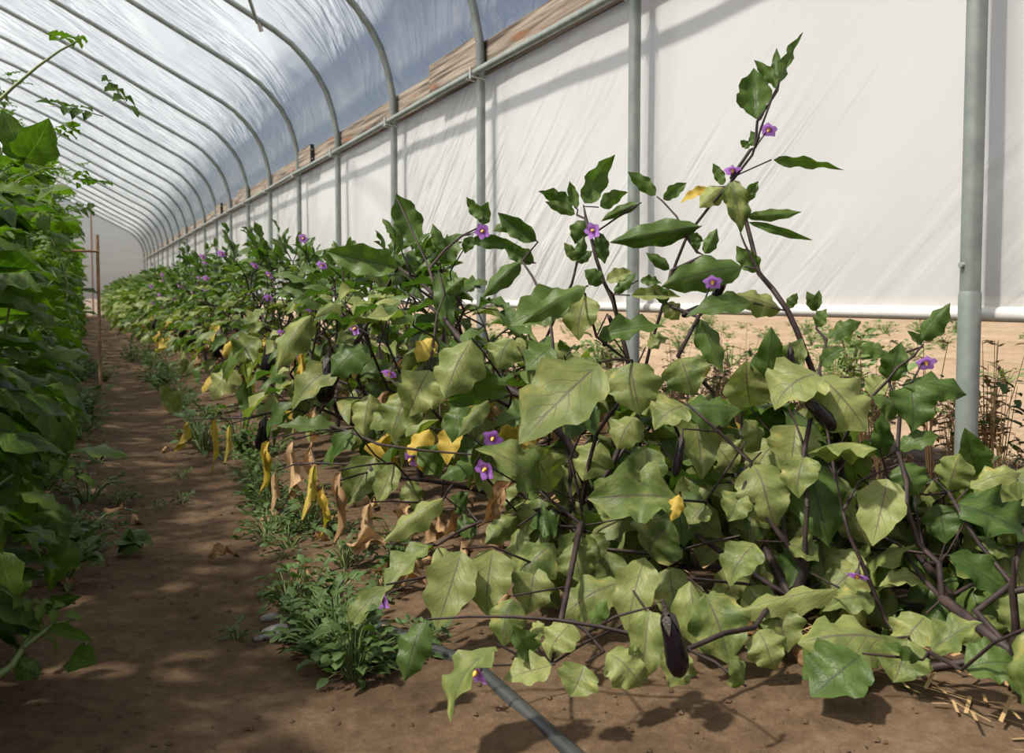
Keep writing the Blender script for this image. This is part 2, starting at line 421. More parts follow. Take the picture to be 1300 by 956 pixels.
# side films
XF, Z_ROLL = 1.666, 0.459
def side_film(name, xf, sgn, label):
    ys = list(np.arange(Y0, Y1 + 0.01, 0.0762)); zs = list(np.linspace(Z_ROLL, 1.60, 26))
    v = []
    for y in ys:
        ph = abs(((y - S0) / DS + 0.5) % 1 - 0.5) * 2
        for z in zs:
            w = min(1, (1.60 - z) / 0.2) * min(1, (z - Z_ROLL) / 0.1)
            d = w * (0.006 * noise.noise(Vector((1, (y + z * 0.9) * 3.0, (z - y * 0.5) * 1.0))) + 0.010 * ph * noise.noise(Vector((5, y * 0.8, z * 1.5))))
            v.append((xf + sgn * d, y, z))
    nz_ = len(zs)
    f = [(j * nz_ + i, j * nz_ + i + 1, (j + 1) * nz_ + i + 1, (j + 1) * nz_ + i) for j in range(len(ys) - 1) for i in range(nz_ - 1)]
    o = tag(link(name, new_mesh(name, v, f, None, [M_FWALL])), label, None, None, 'structure')
    mb = MB(); mb.tube([(xf, y, Z_ROLL - 0.004 + 0.002 * math.sin(y * 1.7)) for y in np.arange(Y0, Y1 + 0.01, 0.4)], 0.0155, 14); mb.build('roll_bar', [M_PVC], o)
side_film('wall_right', XF, 1, 'white milky roll-up side film of the tunnel')
side_film('wall_left', 2 * RIDGE - XF, -1, 'white milky side film beyond the tall plants')
# end films
for name, y, lab in (('wall_back', Y1 + 0.03, 'bluish plastic film closing the far end of the tunnel'), ('wall_front', Y0 - 0.03, 'plastic film closing the near end of the tunnel')):
    out = [(XW + 0.08, GZ)] + [(x, z) for x, z in fine] + [(2 * RIDGE - XW - 0.08, GZ)]
    v = [(x, y, z) for x, z in out]
    o = tag(link(name, new_mesh(name, v, [tuple(range(len(v)))], None, [M_FROOF], None, False)), lab, None, None, 'structure')
    for xx in (-3.2, -2.1, -0.8, 0.3):
        zt = np.interp(xx, [p[0] for p in fine[::-1]], [p[1] for p in fine[::-1]]) - 0.03
        mb = MB(); mb.box(xx - 0.02, xx + 0.02, y - 0.06, y - 0.02, -0.12, zt); mb.build('end_stud', [M_STAKE], o, False)
# hip boards, splice blocks, rail
for sgn in (1, -1):
    X = lambda x: x if sgn > 0 else 2 * RIDGE - x
    cuts = [Y0 - 0.04, S0 - 2 * DS, S0 + 0.06, S0 + 2 * DS + 0.05, S0 + 5 * DS - 0.25, S0 + 7 * DS + 0.1, S0 + 9 * DS, S0 + 12 * DS, S0 + 15 * DS, S0 + 18 * DS, Y1]
    for a, b in zip(cuts[:-1], cuts[1:]):
        mb = MB(); n_ = 10
        for i in range(n_ + 1):
            y = a + 0.004 + (b - a - 0.008) * i / n_
            w = 0.004 * noise.noise(Vector((y * 1.3, sgn, 0)))
            mb.v += [(X(1.622), y, 1.472 + w), (X(1.656), y, 1.472 + w), (X(1.656), y, 1.605 + w), (X(1.622), y, 1.605 + w)]; mb.uv += [(0, 0)] * 4
        for i in range(n_):
            for k in range(4):
                k2 = (k + 1) % 4; mb.f.append((i * 4 + k, i * 4 + k2, (i + 1) * 4 + k2, (i + 1) * 4 + k)); mb.mi.append(0)
        mb.f += [(3, 2, 1, 0), tuple(n_ * 4 + k for k in range(4))]; mb.mi += [0, 0]
        o = mb.build('hip_board', [M_WOOD], None, False)
        tag(o, 'weathered hip board with flaking brown patches ' + ('above the eggplant row' if sgn > 0 else 'on the far side behind the tall plants'), 'board', 'hip boards')
    if sgn > 0:
        for n_, side in ((2, 1), (5, -1), (7, 1), (9, -1), (12, 1), (15, 1)):
            y = S0 + n_ * DS
            a, b = (y + 0.03, y + 0.62) if side > 0 else (y - 0.45, y - 0.04)
            mb = MB(); mb.box(1.590, 1.620, a, b, 1.482, 1.632)
            r = empty('splice_block', (1.608, (a + b) / 2, 1.482)); mb.build('block', [M_WOOD], r, False)
            m2 = MB()
            for zz in (1.52, 1.59): m2.tube([(1.60, a - 0.004, zz), (1.60, a - 0.03, zz)], 0.005, 6)
            m2.build('bolt', [M_STEEL2], r, False)
            m2 = MB(); m2.box(1.592, 1.618, a - 0.004, a - 0.0005, 1.484, 1.630); m2.build('end_shade', [M_END_SHADE], r, False)  # thin dark sheet, painted shade over the block's end face
            tag(r, 'short wooden splice block bolted over the hip board joint at a hoop', 'wood block', 'splice blocks')
    rr = empty('side_rail', (X(1.565), Y0, 1.455))
    mb = MB(); mb.tube([(X(1.563), y, 1.455 + 0.003 * math.sin(y * 1.9)) for y in np.arange(Y0 - 0.1, Y1 + 0.1, 0.61)], 0.0155, 10); mb.build('pipe', [M_STEEL], rr)
    for n in range(FIRST, LAST + 1):
        y = S0 + DS * n
        mb = MB()
        mb.tube([(X(1.545), y - 0.012, 1.43), (X(1.545), y - 0.012, 1.478)], 0.0055, 6)
        mb.tube([(X(1.543), y - 0.03, 1.438), (X(1.60), y - 0.03, 1.43), (X(1.625), y + 0.0, 1.43), (X(1.60), y + 0.03, 1.43), (X(1.543), y + 0.03, 1.438)], 0.004, 6)
        mb.build('clamp', [M_STEEL2], rr)
    tag(rr, 'long steel rail clamped along the posts ' + ('under the hip boards of the eggplant side' if sgn > 0 else 'of the side behind the tall plants'), 'rail')
# wind brace under the roof
p0 = Vector((1.075, S0 + 4 * DS, 2.265)); 
r = empty('wind_brace', p0)
mb = MB(); mb.tube([(1.075, S0 + 4 * DS, 2.265), (0.80, S0 + 3.3 * DS, 2.405), (-0.1, S0 + 1.9 * DS, 2.89)], 0.012, 8); mb.build('pipe', [M_STEEL], r)
mb = MB(); mb.tube([p0 + Vector((0.03, 0.02, -0.05)), p0 + Vector((0.0, -0.01, 0.03))], [0.016, 0.013], 6); mb.build('flattened_end', [M_STEEL2], r)
tag(r, 'thin steel brace pipe ending on a hoop under the roof film', 'brace')

# ------------------------------------------------------------------ leaf shapes
def leaf_tmpl(nu=10, nv=6, arch=0.10, fold=0.0, wave=0.04, lobe=0.10, twist=0.0, seed=0, wide=0.42, crumple=0.0, nw=3.0):
    R = random.Random(seed); ph = R.uniform(0, 6.28); ph2 = R.uniform(0, 6.28); bend = R.uniform(-0.06, 0.06)
    v = []; uv = []
    for i in range(nu + 1):
        u = i / nu
        us = u ** (math.log(0.5) / math.log(wide))
        w = 0.5 * max(0.0, math.sin(math.pi * us)) ** 0.72
        if u > 0.75: w *= 1 - 0.35 * ((u - 0.75) / 0.25)
        wl = w * (1 + lobe * math.sin(2 * math.pi * nw * u + ph)); wr = w * (1 + lobe * math.sin(2 * math.pi * nw * u + ph2))
        if i in (0, nu): wl = wr = 0.012
        for j in range(nv + 1):
            s = 2 * j / nv - 1
            y = s * (wl if s < 0 else wr)
            z = arch * 4 * u * (1 - u) + fold * abs(y) * 1.6 - 0.5 * abs(fold) * y * y
            z += wave * abs(s) ** 1.5 * math.sin(2 * math.pi * nw * u + (ph if s < 0 else ph2) + 1.2) * (w * 2)
            if crumple: z += crumple * noise.noise(Vector((u * 4 + seed, s * 2.0, seed * 1.7)))
            a = twist * (u - 0.3)
            y2 = y * math.cos(a) - z * math.sin(a); z2 = y * math.sin(a) + z * math.cos(a)
            x2 = u + (crumple * 0.5 * noise.noise(Vector((u * 3, s * 3, seed + 9))) if crumple else 0)
            v.append((x2, y2 + bend * 4 * u * (1 - u), z2)); uv.append((u, 0.5 + s * 0.5))
    n = nv + 1
    f = [(i * n + j, (i + 1) * n + j, (i + 1) * n + j + 1, i * n + j + 1) for i in range(nu) for j in range(nv)]
    return (v, f, uv, [0] * len(f))
def mesh_of(name, t, mats): return new_mesh(name, t[0], t[1], t[2], mats, t[3])

HERO_T = [leaf_tmpl(12, 6, a, fo, wv, lb, tw, sd) for a, fo, wv, lb, tw, sd in (
    (0.08, 0.14, 0.10, 0.10, 0.3, 1), (0.14, -0.14, 0.12, 0.12, -0.5, 2), (0.20, 0.10, 0.11, 0.09, 0.5, 3), (0.12, -0.28, 0.13, 0.12, 0.0, 4),
    (0.06, 0.30, 0.10, 0.10, -0.3, 5), (0.24, -0.12, 0.14, 0.11, 0.7, 6), (0.12, 0.18, 0.15, 0.13, -0.7, 7), (0.18, -0.30, 0.11, 0.09, 0.4, 8))]
MID_T = [leaf_tmpl(7, 4, a, fo, wv, lb, tw, sd, nw=2.0) for a, fo, wv, lb, tw, sd in (
    (0.14, 0.22, 0.10, 0.12, 0.4, 11), (0.22, -0.24, 0.12, 0.14, -0.8, 12), (0.16, 0.35, 0.10, 0.12, 0.8, 13), (0.28, -0.3, 0.11, 0.12, 0.2, 14), (0.10, 0.2, 0.16, 0.16, -1.0, 15))]
LOW_T = [leaf_tmpl(4, 2, a, fo, 0.08, 0.05, tw, sd, nw=1.5) for a, fo, tw, sd in ((0.12, 0.15, 0.3, 21), (0.18, -0.15, -0.4, 22), (0.1, 0.25, 0.2, 23))]
DRY_T = [leaf_tmpl(9, 4, a, fo, 0.20, 0.2, tw, sd, crumple=cr, nw=2.5) for a, fo, tw, sd, cr in ((0.15, -0.7, 2.6, 31, 0.30), (0.2, 0.8, -3.4, 32, 0.34), (0.1, -0.9, 4.2, 33, 0.28), (0.25, 0.5, -2.4, 34, 0.36))]
VINE_T = [leaf_tmpl(8, 4, a, fo, wv, 0.14, tw, sd, wide=0.38, nw=2.6) for a, fo, wv, tw, sd in ((0.12, 0.12, 0.05, 0.3, 41), (0.2, -0.15, 0.07, -0.4, 42), (0.08, 0.2, 0.06, 0.1, 43), (0.16, -0.1, 0.09, 0.5, 44))]
def compound_tmpl(seed):
    R = random.Random(seed); mb = MB()
    mb.tube([(0, 0, 0), (0.5, 0, 0.05), (0.98, 0, -0.02)], [0.012, 0.009, 0.004], 3, cap=False)
    base = [leaf_tmpl(5, 2, 0.10, 0.2, 0.08, 0.22, 0.3, seed + k, nw=2.0) for k in range(2)]
    for u, L in ((0.22, 0.30), (0.45, 0.36), (0.68, 0.33)):
        for sd in (-1, 1):
            M = Matrix.Translation((u + R.uniform(-.04, .04), 0, 0.04)) @ Matrix.Rotation(sd * math.radians(R.uniform(50, 75)), 4, 'Z') @ Matrix.Rotation(math.radians(R.uniform(5, 30)), 4, 'Y') @ Matrix.Diagonal((L, L * 0.55, L, 1))
            mb.put(base[R.randrange(2)], M)
    mb.put(base[0], Matrix.Translation((0.86, 0, 0)) @ Matrix.Diagonal((0.34, 0.22, 0.34, 1)))
    return mb.tmpl()
COMP_T = [compound_tmpl(51), compound_tmpl(57)]
LEAF_ME = {
    'hm': [mesh_of('leaf', t, [M_LEAF]) for t in HERO_T], 'hy': [mesh_of('leaf', t, [M_YOUNG]) for t in HERO_T], 'hyel': [mesh_of('leaf', t, [M_YELLOW]) for t in HERO_T[:4]],
    'mm': [mesh_of('leaf', t, [M_LEAF]) for t in MID_T], 'my': [mesh_of('leaf', t, [M_YOUNG]) for t in MID_T], 'myel': [mesh_of('leaf', t, [M_YELLOW]) for t in MID_T[:3]],
    'dry': [mesh_of('withered_leaf', t, [M_DRY]) for t in DRY_T], 'dyel': [mesh_of('withered_leaf', t, [M_YELLOW]) for t in DRY_T],
    'vine': [mesh_of('leaf', t, [M_VINE]) for t in VINE_T], 'comp': [mesh_of('leaf', t, [M_VINE]) for t in COMP_T]}

def leaf_matrix(B, T, W, n):
    c = T - B; L = c.length; c = c / L
    n = n - c * n.dot(c)
    if n.length < 1e-4: n = c.orthogonal()
    n.normalize(); y = n.cross(c)
    zs = math.sqrt(L * W)
    return Matrix(((c.x * L, y.x * W, n.x * zs, B.x), (c.y * L, y.y * W, n.y * zs, B.y), (c.z * L, y.z * W, n.z * zs, B.z), (0, 0, 0, 1)))

# flower and fruit shapes (origin at the stalk end, hanging along +X)
def flower_parts():
    c = MB(); v = [(0.25, 0, 0)]; uv = [(0.5, 0.5)]
    for k in range(20):
        w = 2 * math.pi * k / 20; t = abs((k % 4) - 2) / 2            # 0 at notch, 1 at petal tip
        r1 = 0.22; v.append((0.28, r1 * math.cos(w), r1 * math.sin(w))); uv.append((0.4, 0.5))
    for k in range(20):
        w = 2 * math.pi * k / 20; t = abs((k % 4) - 2) / 2
        r2 = 0.36 + 0.15 * t; v.append((0.34 + 0.05 * math.sin(k * 2.1), r2 * math.cos(w), r2 * math.sin(w))); uv.append((0.8, 0.2))
    f = [(0, 1 + k, 1 + (k + 1) % 20) for k in range(20)] + [(1 + k, 21 + k, 21 + (k + 1) % 20, 1 + (k + 1) % 20) for k in range(20)]
    c.add(v, f, uv)
    s = MB(); s.tube([(0.25, 0, 0), (0.40, 0, 0), (0.5, 0, 0)], [0.09, 0.08, 0.02], 6)
    k = MB(); k.tube([(0, 0, 0), (0.1, 0, 0), (0.2, 0, 0), (0.27, 0, 0)], [0.04, 0.10, 0.13, 0.10], 7)
    return (mesh_of('flower', c.tmpl(), [M_PETAL]), mesh_of('stamen', s.tmpl(), [M_STAMEN]), mesh_of('calyx', k.tmpl(), [M_CALYX]))
FLOWER = flower_parts()
def lathe_x(prof, n, bend=0.0):
    v = []; f = []
    for i, (x, r) in enumerate(prof):
        for k in range(n):
            w = 2 * math.pi * k / n; v.append((x, r * math.cos(w), r * math.sin(w) + bend * x * x))
    for i in range(len(prof) - 1):
        for k in range(n): f.append((i * n + k, i * n + (k + 1) % n, (i + 1) * n + (k + 1) % n, (i + 1) * n + k))
    f.append(tuple(range(n - 1, -1, -1))); f.append(tuple((len(prof) - 1) * n + k for k in range(n)))
    return v, f
fv, ff = lathe_x([(0.08, 0.09), (0.14, 0.125), (0.28, 0.145), (0.45, 0.165), (0.62, 0.185), (0.76, 0.19), (0.87, 0.165), (0.95, 0.11), (0.99, 0.05), (1.0, 0.01)], 14, 0.06)
FRUIT = new_mesh('fruit', fv, ff, None, [M_FRUIT])
def calyx_mesh():
    mb = MB(); mb.tube([(-0.16, 0, 0.01), (-0.05, 0, 0), (0.05, 0, 0)], [0.035, 0.04, 0.07], 7)
    for k in range(5):
        w = 2 * math.pi * k / 5
        def q(x, r, dw): return (x, r * math.cos(w + dw), r * math.sin(w + dw) + 0.06 * x * x)
        mb.add([q(0.03, 0.06, 0), q(0.10, 0.135, -0.6), q(0.10, 0.135, 0.6), q(0.2, 0.155, -0.35), q(0.2, 0.155, 0.35), q(0.34, 0.175, 0)], [(0, 1, 2), (1, 3, 4, 2), (3, 5, 4)])
    return mesh_of('calyx', mb.tmpl(), [M_CALYX])
CALYX = calyx_mesh()
def dir_matrix(p, d, s, sw=None):
    d = d.normalized(); a = d.orthogonal().normalized(); b = d.cross(a); sw = sw or s
    return Matrix(((d.x * s, a.x * sw, b.x * sw, p.x), (d.y * s, a.y * sw, b.y * sw, p.y), (d.z * s, a.z * sw, b.z * sw, p.z), (0, 0, 0, 1)))
def add_flower(root, p, d, size, small=False):
    M = dir_matrix(p, d, size)
    o = link('flower', FLOWER[0], root, M); o['label'] = 'violet star-shaped flower'
    for nm, me in (('stamen', FLOWER[1]), ('calyx', FLOWER[2])):
        c = link(nm, me); c.parent = o
    return o
def add_fruit(root, p, d, L, thick=1.0):
    M = dir_matrix(p, d, L, L * thick)
    o = link('fruit', FRUIT, root, M); o['label'] = 'glossy black-purple eggplant fruit'
    c = link('calyx', CALYX); c.parent = o
    return o

# ------------------------------------------------------------------ branching skeleton
class Skeleton:
    def __init__(s, base, top, trunk_n=4, seed=0):
        s.R = random.Random(seed); s.p = [Vector(base)]; s.par = [-1]; s.len = [0.0]
        b, t = Vector(base), Vector(top)
        for i in range(1, trunk_n + 1):
            s.node(b.lerp(t, i / trunk_n) + Vector((s.R.uniform(-.008, .008), s.R.uniform(-.008, .008), 0)), i - 1)
        s.nt = trunk_n
    def node(s, p, par):
        s.p.append(Vector(p)); s.par.append(par); s.len.append(s.len[par] + (Vector(p) - s.p[par]).length); return len(s.p) - 1
    def nearest(s, q, k=0.35):
        best = None; bc = 1e9
        for i, p in enumerate(s.p):
            if i == 0: continue
            d = (p - q).length
            c = d + k * s.len[i] + (max(0, p.z - q.z) * 0.7)
            if c < bc: bc = c; best = i
        return best
    def grow(s, q, bow=0.12, k=0.35):
        """connect q to the tree by a slightly bowed shoot"""
        i = s.nearest(q, k); a = s.p[i]; L = (q - a).length
        n = max(1, int(L / 0.05)); mid = Vector((s.R.uniform(-1, 1), s.R.uniform(-1, 1), s.R.uniform(0.2, 1.2))) * L * bow
        for j in range(1, n + 1):
            t = j / n; i = s.node(a.lerp(q, t) + mid * (4 * t * (1 - t)) * 0.5 if j < n else q, i)
        return i
    def poly(s, pts):
        """polyline from tip to root or root to tip; the lowest end joins the tree"""
        if pts[0].z > pts[-1].z: pts = pts[::-1]
        i = s.nearest(pts[0], 0.2)
        for p in pts:
            if (p - s.p[i]).length > 0.004:
                a = s.p[i]; L = (p - a).length; n = max(1, int(L / 0.07))
                for j in range(1, n + 1): i = s.node(a.lerp(p, j / n), i)
    def build(s, root, mat_, r0=0.0016, rmax=0.011, split=True, pw=0.42, sides=5):
        n = len(s.p); cnt = [1] * n
        kids = [[] for _ in range(n)]
        for i in range(n - 1, 0, -1): cnt[s.par[i]] += cnt[i] * 0 + (cnt[i] if cnt[i] else 0)
        for i in range(1, n): kids[s.par[i]].append(i)
        rad = [min(rmax, r0 * (c ** pw)) for c in cnt]
        def chain_from(i, par, out):
            stack = [(i, par)]
            while stack:
                a, p = stack.pop(); ch = [p, a]
                while kids[a]:
                    ks = sorted(kids[a], key=lambda q: -cnt[q])
                    for q in ks[1:]: stack.append((q, a))
                    a = ks[0]; ch.append(a)
                out.append(ch)
        trunk = list(range(s.nt + 1))
        mb = MB(); mb.tube([s.p[i] - Vector((0, 0, 0.03 if i == 0 else 0)) for i in trunk], [max(rad[i], rad[s.nt]) for i in trunk], sides + 1)
        if not split:
            chs = []
            for t in trunk:
                for q in kids[t]:
                    if q > s.nt: chain_from(q, t, chs)
            for ch in chs: mb.tube([s.p[i] for i in ch], [rad[ch[1]]] + [rad[i] for i in ch[1:]], sides, cap=False)
            mb.build('stem', [mat_], root); return
        mb.build('stem', [mat_], root)
        for t in trunk:
            for q in kids[t]:
                if q > s.nt:
                    chs = []; chain_from(q, t, chs); b = MB()
                    for ch in chs: b.tube([s.p[i] for i in ch], [rad[ch[1]]] + [rad[i] for i in ch[1:]], sides, cap=False)
                    b.build('branch', [mat_], root)

UP = Vector((0, 0, 1))
def x_front(px): return 0.66 + 0.0009 * (px - 650) if px > 600 else 0.615
def place_x(px, py, X, clear=0.05):
    p = at_x(px, py, X)
    if p.z < GZ + clear:
        p = at_z(px, py, GZ + clear)
    return p
TOPY = [(60, 374), (150, 366), (200, 340), (250, 328), (330, 322), (400, 338), (470, 330), (560, 340), (620, 350), (660, 405), (700, 430), (760, 455), (800, 470), (830, 480), (900, 500), (1000, 515), (1060, 535), (1100, 550), (1200, 610), (1300, 640), (1500, 660)]
def top_y(px): return float(np.interp(px, [a for a, b in TOPY], [b for a, b in TOPY]))
def ok_leaf(B, T, W, slack=0):
    c = (B + T) / 2
    for q in (B, T, c, c + UP * W * 0.3):
        x, y, z = proj(q)
        if z < 0.75: return False
        if y < top_y(x) - slack: return False
    return True

# ------------------------------------------------------------------ foreground eggplants, traced leaf by leaf
# layer = metres behind the front face of the row; m: mature, y: young, e: yellowing, d: withered
HERO = '''
990,104,1020,40,15,.24,y;985,112,986,60,11,.24,y;986,112,957,76,13,.24,y;960,151,957,86,34,.24,y;962,152,968,130,11,.24,y;982,203,1072,216,15,.24,y;929,228,940,296,30,.22,m;
918,238,888,264,26,.23,m;918,235,905,207,13,.24,y;948,275,1018,269,15,.22,y;950,282,1032,305,11,.22,y;942,258,963,230,15,.23,y;958,185,953,166,13,.24,y;951,188,940,178,9,.24,y;
962,345,935,312,24,.2,y;895,322,910,290,18,.2,y;885,318,882,298,12,.2,y;942,339,840,364,42,.16,y;953,385,871,402,28,.14,y;992,393,932,374,30,.16,m;802,375,864,377,17,.12,m;845,385,862,406,22,.14,m;
813,356,840,360,13,.16,y;850,342,820,321,15,.18,y;832,248,797,218,18,.25,y;842,253,872,232,16,.25,y;898,238,864,258,12,.24,e;888,287,774,308,33,.2,y;812,258,763,281,14,.22,y;742,258,781,196,29,.2,y;
727,262,683,243,20,.2,y;733,264,723,230,13,.2,y;730,272,692,256,15,.2,y;742,280,730,310,25,.2,y;762,262,797,244,20,.2,y;760,295,768,335,20,.2,y;681,306,632,270,25,.2,y;655,283,626,293,15,.2,y;
678,333,640,313,22,.2,y;661,333,613,378,24,.18,y;598,305,657,311,18,.24,y;612,278,592,250,15,.24,y;612,285,620,256,18,.24,y;531,308,503,246,36,.15,y;506,340,415,319,38,.12,y;557,345,573,428,24,.1,y;
560,335,583,298,26,.16,y;560,320,549,284,16,.16,y;722,375,648,413,48,.06,y;744,364,664,411,26,.05,y;742,375,735,432,40,.1,m;598,432,565,505,50,.02,m;606,513,600,457,60,.04,y;590,512,574,562,28,.03,y;
576,540,568,590,24,.03,e;620,508,582,555,20,.02,m;760,462,661,562,76,-.02,m;803,460,812,526,55,.04,m;862,455,882,502,48,.1,m;888,405,917,471,26,.12,y;953,516,948,458,46,.1,m;972,500,979,416,33,.1,y;
760,427,847,416,30,.1,y;765,360,742,343,22,.14,y;770,357,802,344,18,.14,m;780,372,808,346,15,.14,y;1037,474,984,520,60,.04,m;1042,478,1100,547,64,.04,m;1043,465,1072,442,18,.1,y;1052,430,1093,408,19,.14,y;
1038,415,1050,392,16,.16,y;1037,395,1024,370,14,.16,y;1037,393,1040,368,10,.16,y;1130,452,1090,440,18,.16,y;1130,484,1144,435,27,.14,y;1170,432,1206,385,24,.16,y;1170,438,1152,420,10,.16,y;1145,490,1227,501,28,.12,y;
1158,488,1157,548,40,.12,y;1140,525,1107,504,26,.12,y;1105,502,1125,479,24,.14,m;1118,582,1120,524,20,.1,y;1142,572,1192,553,22,.1,y;1205,622,1218,576,38,.06,m;1240,606,1225,544,32,.08,y;1232,620,1296,600,26,.04,m;
1215,640,1312,692,58,.02,y;1145,588,1166,628,42,.06,y;1126,608,1108,692,46,.0,m;1028,588,1052,692,56,.04,y;1020,578,1014,632,38,.02,m;1126,811,1013,817,72,-.06,m;1152,812,1134,866,58,-.05,m;1174,782,1150,832,52,-.02,m;
1183,826,1247,791,40,-.06,m;1168,836,1124,817,20,-.07,y;1205,705,1290,763,38,-.02,y;1245,690,1288,706,20,.0,m;1168,735,1116,745,22,.0,m;1062,747,924,782,32,-.06,m;1000,690,1040,713,32,.0,m;1110,760,1044,776,34,-.02,m;
1285,745,1291,816,42,-.04,m;1090,808,1020,862,62,-.03,y;1092,832,1030,884,72,-.06,y;790,740,711,786,48,-.04,m;818,708,799,806,44,-.05,m;728,690,738,740,38,-.02,m;750,678,759,714,28,.0,m;826,706,851,659,60,.0,m;
825,775,811,872,36,-.03,m;876,738,892,828,44,-.02,m;895,755,926,842,64,.0,m;877,770,920,753,22,-.05,m;958,690,927,744,42,-.04,m;747,800,771,762,22,-.05,y;742,845,724,884,48,-.05,m;770,830,816,870,48,-.03,m;
870,828,849,872,38,-.01,m;945,868,925,838,34,-.04,m;586,700,555,798,54,-.02,m;592,730,579,759,24,-.02,m;625,697,620,782,50,-.03,m;703,690,654,741,46,-.02,m;735,675,728,740,44,.0,m;725,790,697,840,40,.0,m;
675,838,651,794,28,-.04,y;672,805,691,792,20,-.03,m;700,845,639,863,38,-.05,m;540,790,514,864,36,-.03,y;488,745,439,806,27,-.06,m;562,632,488,688,28,-.02,m;475,580,440,641,38,-.02,m;475,600,470,634,17,-.02,y;
562,600,529,568,33,.04,y;600,590,559,608,24,.02,y;592,645,572,631,28,.04,y;605,665,579,676,28,.04,y;686,622,604,571,50,-.02,m;652,613,607,668,26,.0,d;702,620,671,564,38,.06,m;708,665,672,668,40,.06,y;
862,635,746,633,64,-.04,m;862,628,852,662,16,-.05,e;822,568,815,630,42,.0,m;808,530,784,570,36,.06,m;870,515,831,546,42,.0,m;868,517,941,521,42,.02,y;880,520,891,607,40,.05,m;955,590,986,667,58,.02,m;
942,625,924,662,32,.0,m;965,572,944,533,32,.06,m;895,640,874,666,30,.0,m;990,640,958,668,36,.05,m;900,560,935,600,44,.12,m;790,600,765,660,46,.1,m;1010,540,1000,600,50,.08,m;985,560,960,610,44,.1,m;
1060,610,1040,668,48,.1,m;1085,640,1100,690,46,.08,m;1190,640,1200,690,36,.08,y;1240,780,1262,838,48,.0,m;1225,850,1290,842,50,-.04,y;1205,760,1180,800,34,.04,y;980,770,1000,828,46,.04,m;960,800,985,850,44,.06,m;
680,720,668,780,44,.05,m;650,760,640,820,40,.04,m;770,700,775,760,42,.08,m;850,720,862,790,46,.1,m;700,570,690,620,40,.1,m;760,560,740,610,42,.12,m;640,600,628,648,34,.1,m;920,680,890,720,40,.06,m;
1270,640,1300,668,30,.1,y;1290,610,1240,646,40,.1,m;700,440,668,470,36,.12,y;650,430,632,470,36,.14,m;1000,470,1018,430,28,.16,m;905,500,890,540,40,.14,m;940,545,930,580,36,.16,y;520,500,500,560,44,.06,m;545,470,515,530,40,.04,m;
505,520,470,545,30,.04,m;430,545,352,541,22,.0,y;468,440,420,478,34,.05,y;430,462,372,520,34,.03,m;470,500,462,552,30,.05,m;225,525,203,489,20,-.1,m;300,470,270,510,30,.0,m;330,430,296,460,30,.0,m;395,400,352,470,30,.0,m;
500,590,480,640,26,.0,m;520,610,530,650,24,.05,m;455,480,500,462,20,.1,y;545,545,520,590,26,.05,e;385,460,395,500,20,.0,e;550,430,530,460,22,.06,e;240,535,220,575,13,-.1,d2;275,530,268,600,11,-.04,d2;292,540,285,590,10,-.02,d2;
340,560,330,625,16,.0,d2;372,560,366,640,20,.02,d;395,570,390,650,20,.02,d;400,590,384,660,16,.0,d2;430,600,424,690,22,.05,d;385,440,378,500,12,.0,d2;400,520,392,570,16,.03,d;470,640,452,700,24,.06,d;520,640,500,690,26,.08,d;
545,650,535,705,24,.08,d;410,620,408,680,16,.02,d2;350,600,345,650,14,.0,d;490,690,440,690,20,.06,d;560,640,548,690,20,.1,d;733,331,741,300,16,.16,y;733,331,716,308,14,.16,y;733,333,752,318,13,.16,y;600,300,590,322,16,.24,y;566,372,590,352,18,.1,y;846,385,830,360,16,.14,y;1000,392,1012,372,12,.16,y;822,440,850,430,20,.14,m;870,300,850,282,14,.2,y;873,300,893,306,14,.2,y;700,400,716,388,18,.14,y
'''
BASES = [(1.12, 0.78), (0.99, 1.06), (0.90, 1.48), (0.88, 1.95), (0.87, 2.45), (0.86, 2.92)]
while BASES[-1][1] < 25.6:
    k = len(BASES); BASES.append((0.86 + 0.03 * math.sin(k * 2.3), BASES[-1][1] + 0.50 + 0.03 * math.sin(k * 1.3)))
SPECIAL = {0: 'eggplant bush with thick cut stems sprawling beside the bare steel post', 1: 'eggplant bush with a long fruit hanging under broad pale leaves near the post',
           2: 'eggplant bush with the tallest upright shoot carrying violet flowers'}
ORD = 'first second third fourth fifth sixth seventh eighth'.split()
plants = []
for i, (bx, by) in enumerate(BASES):
    z = ground_h(bx, by) if by < 26 else GZ
    root = empty('eggplant_bush', (bx, by, z))
    tag(root, SPECIAL.get(i, ORD[i - 3] + ' eggplant bush along the row past the one with the tallest shoot' if i < 11 else 'leafy eggplant bush in the long row between path and film wall'), 'plant', 'eggplant bushes of the long row')
    R = random.Random(100 + i)
    top = Vector((bx + R.uniform(-.04, .03), by + R.uniform(-.04, .04), z + R.uniform(0.13, 0.2)))
    plants.append({'root': root, 'sk': Skeleton((bx, by, z), top, 4, i), 'leaves': [], 'base': Vector((bx, by, z)), 'R': R})
def plant_for(p):
    return min(range(len(plants)), key=lambda i: abs(plants[i]['base'].y - p.y) + 0.5 * abs(plants[i]['base'].x - p.x))

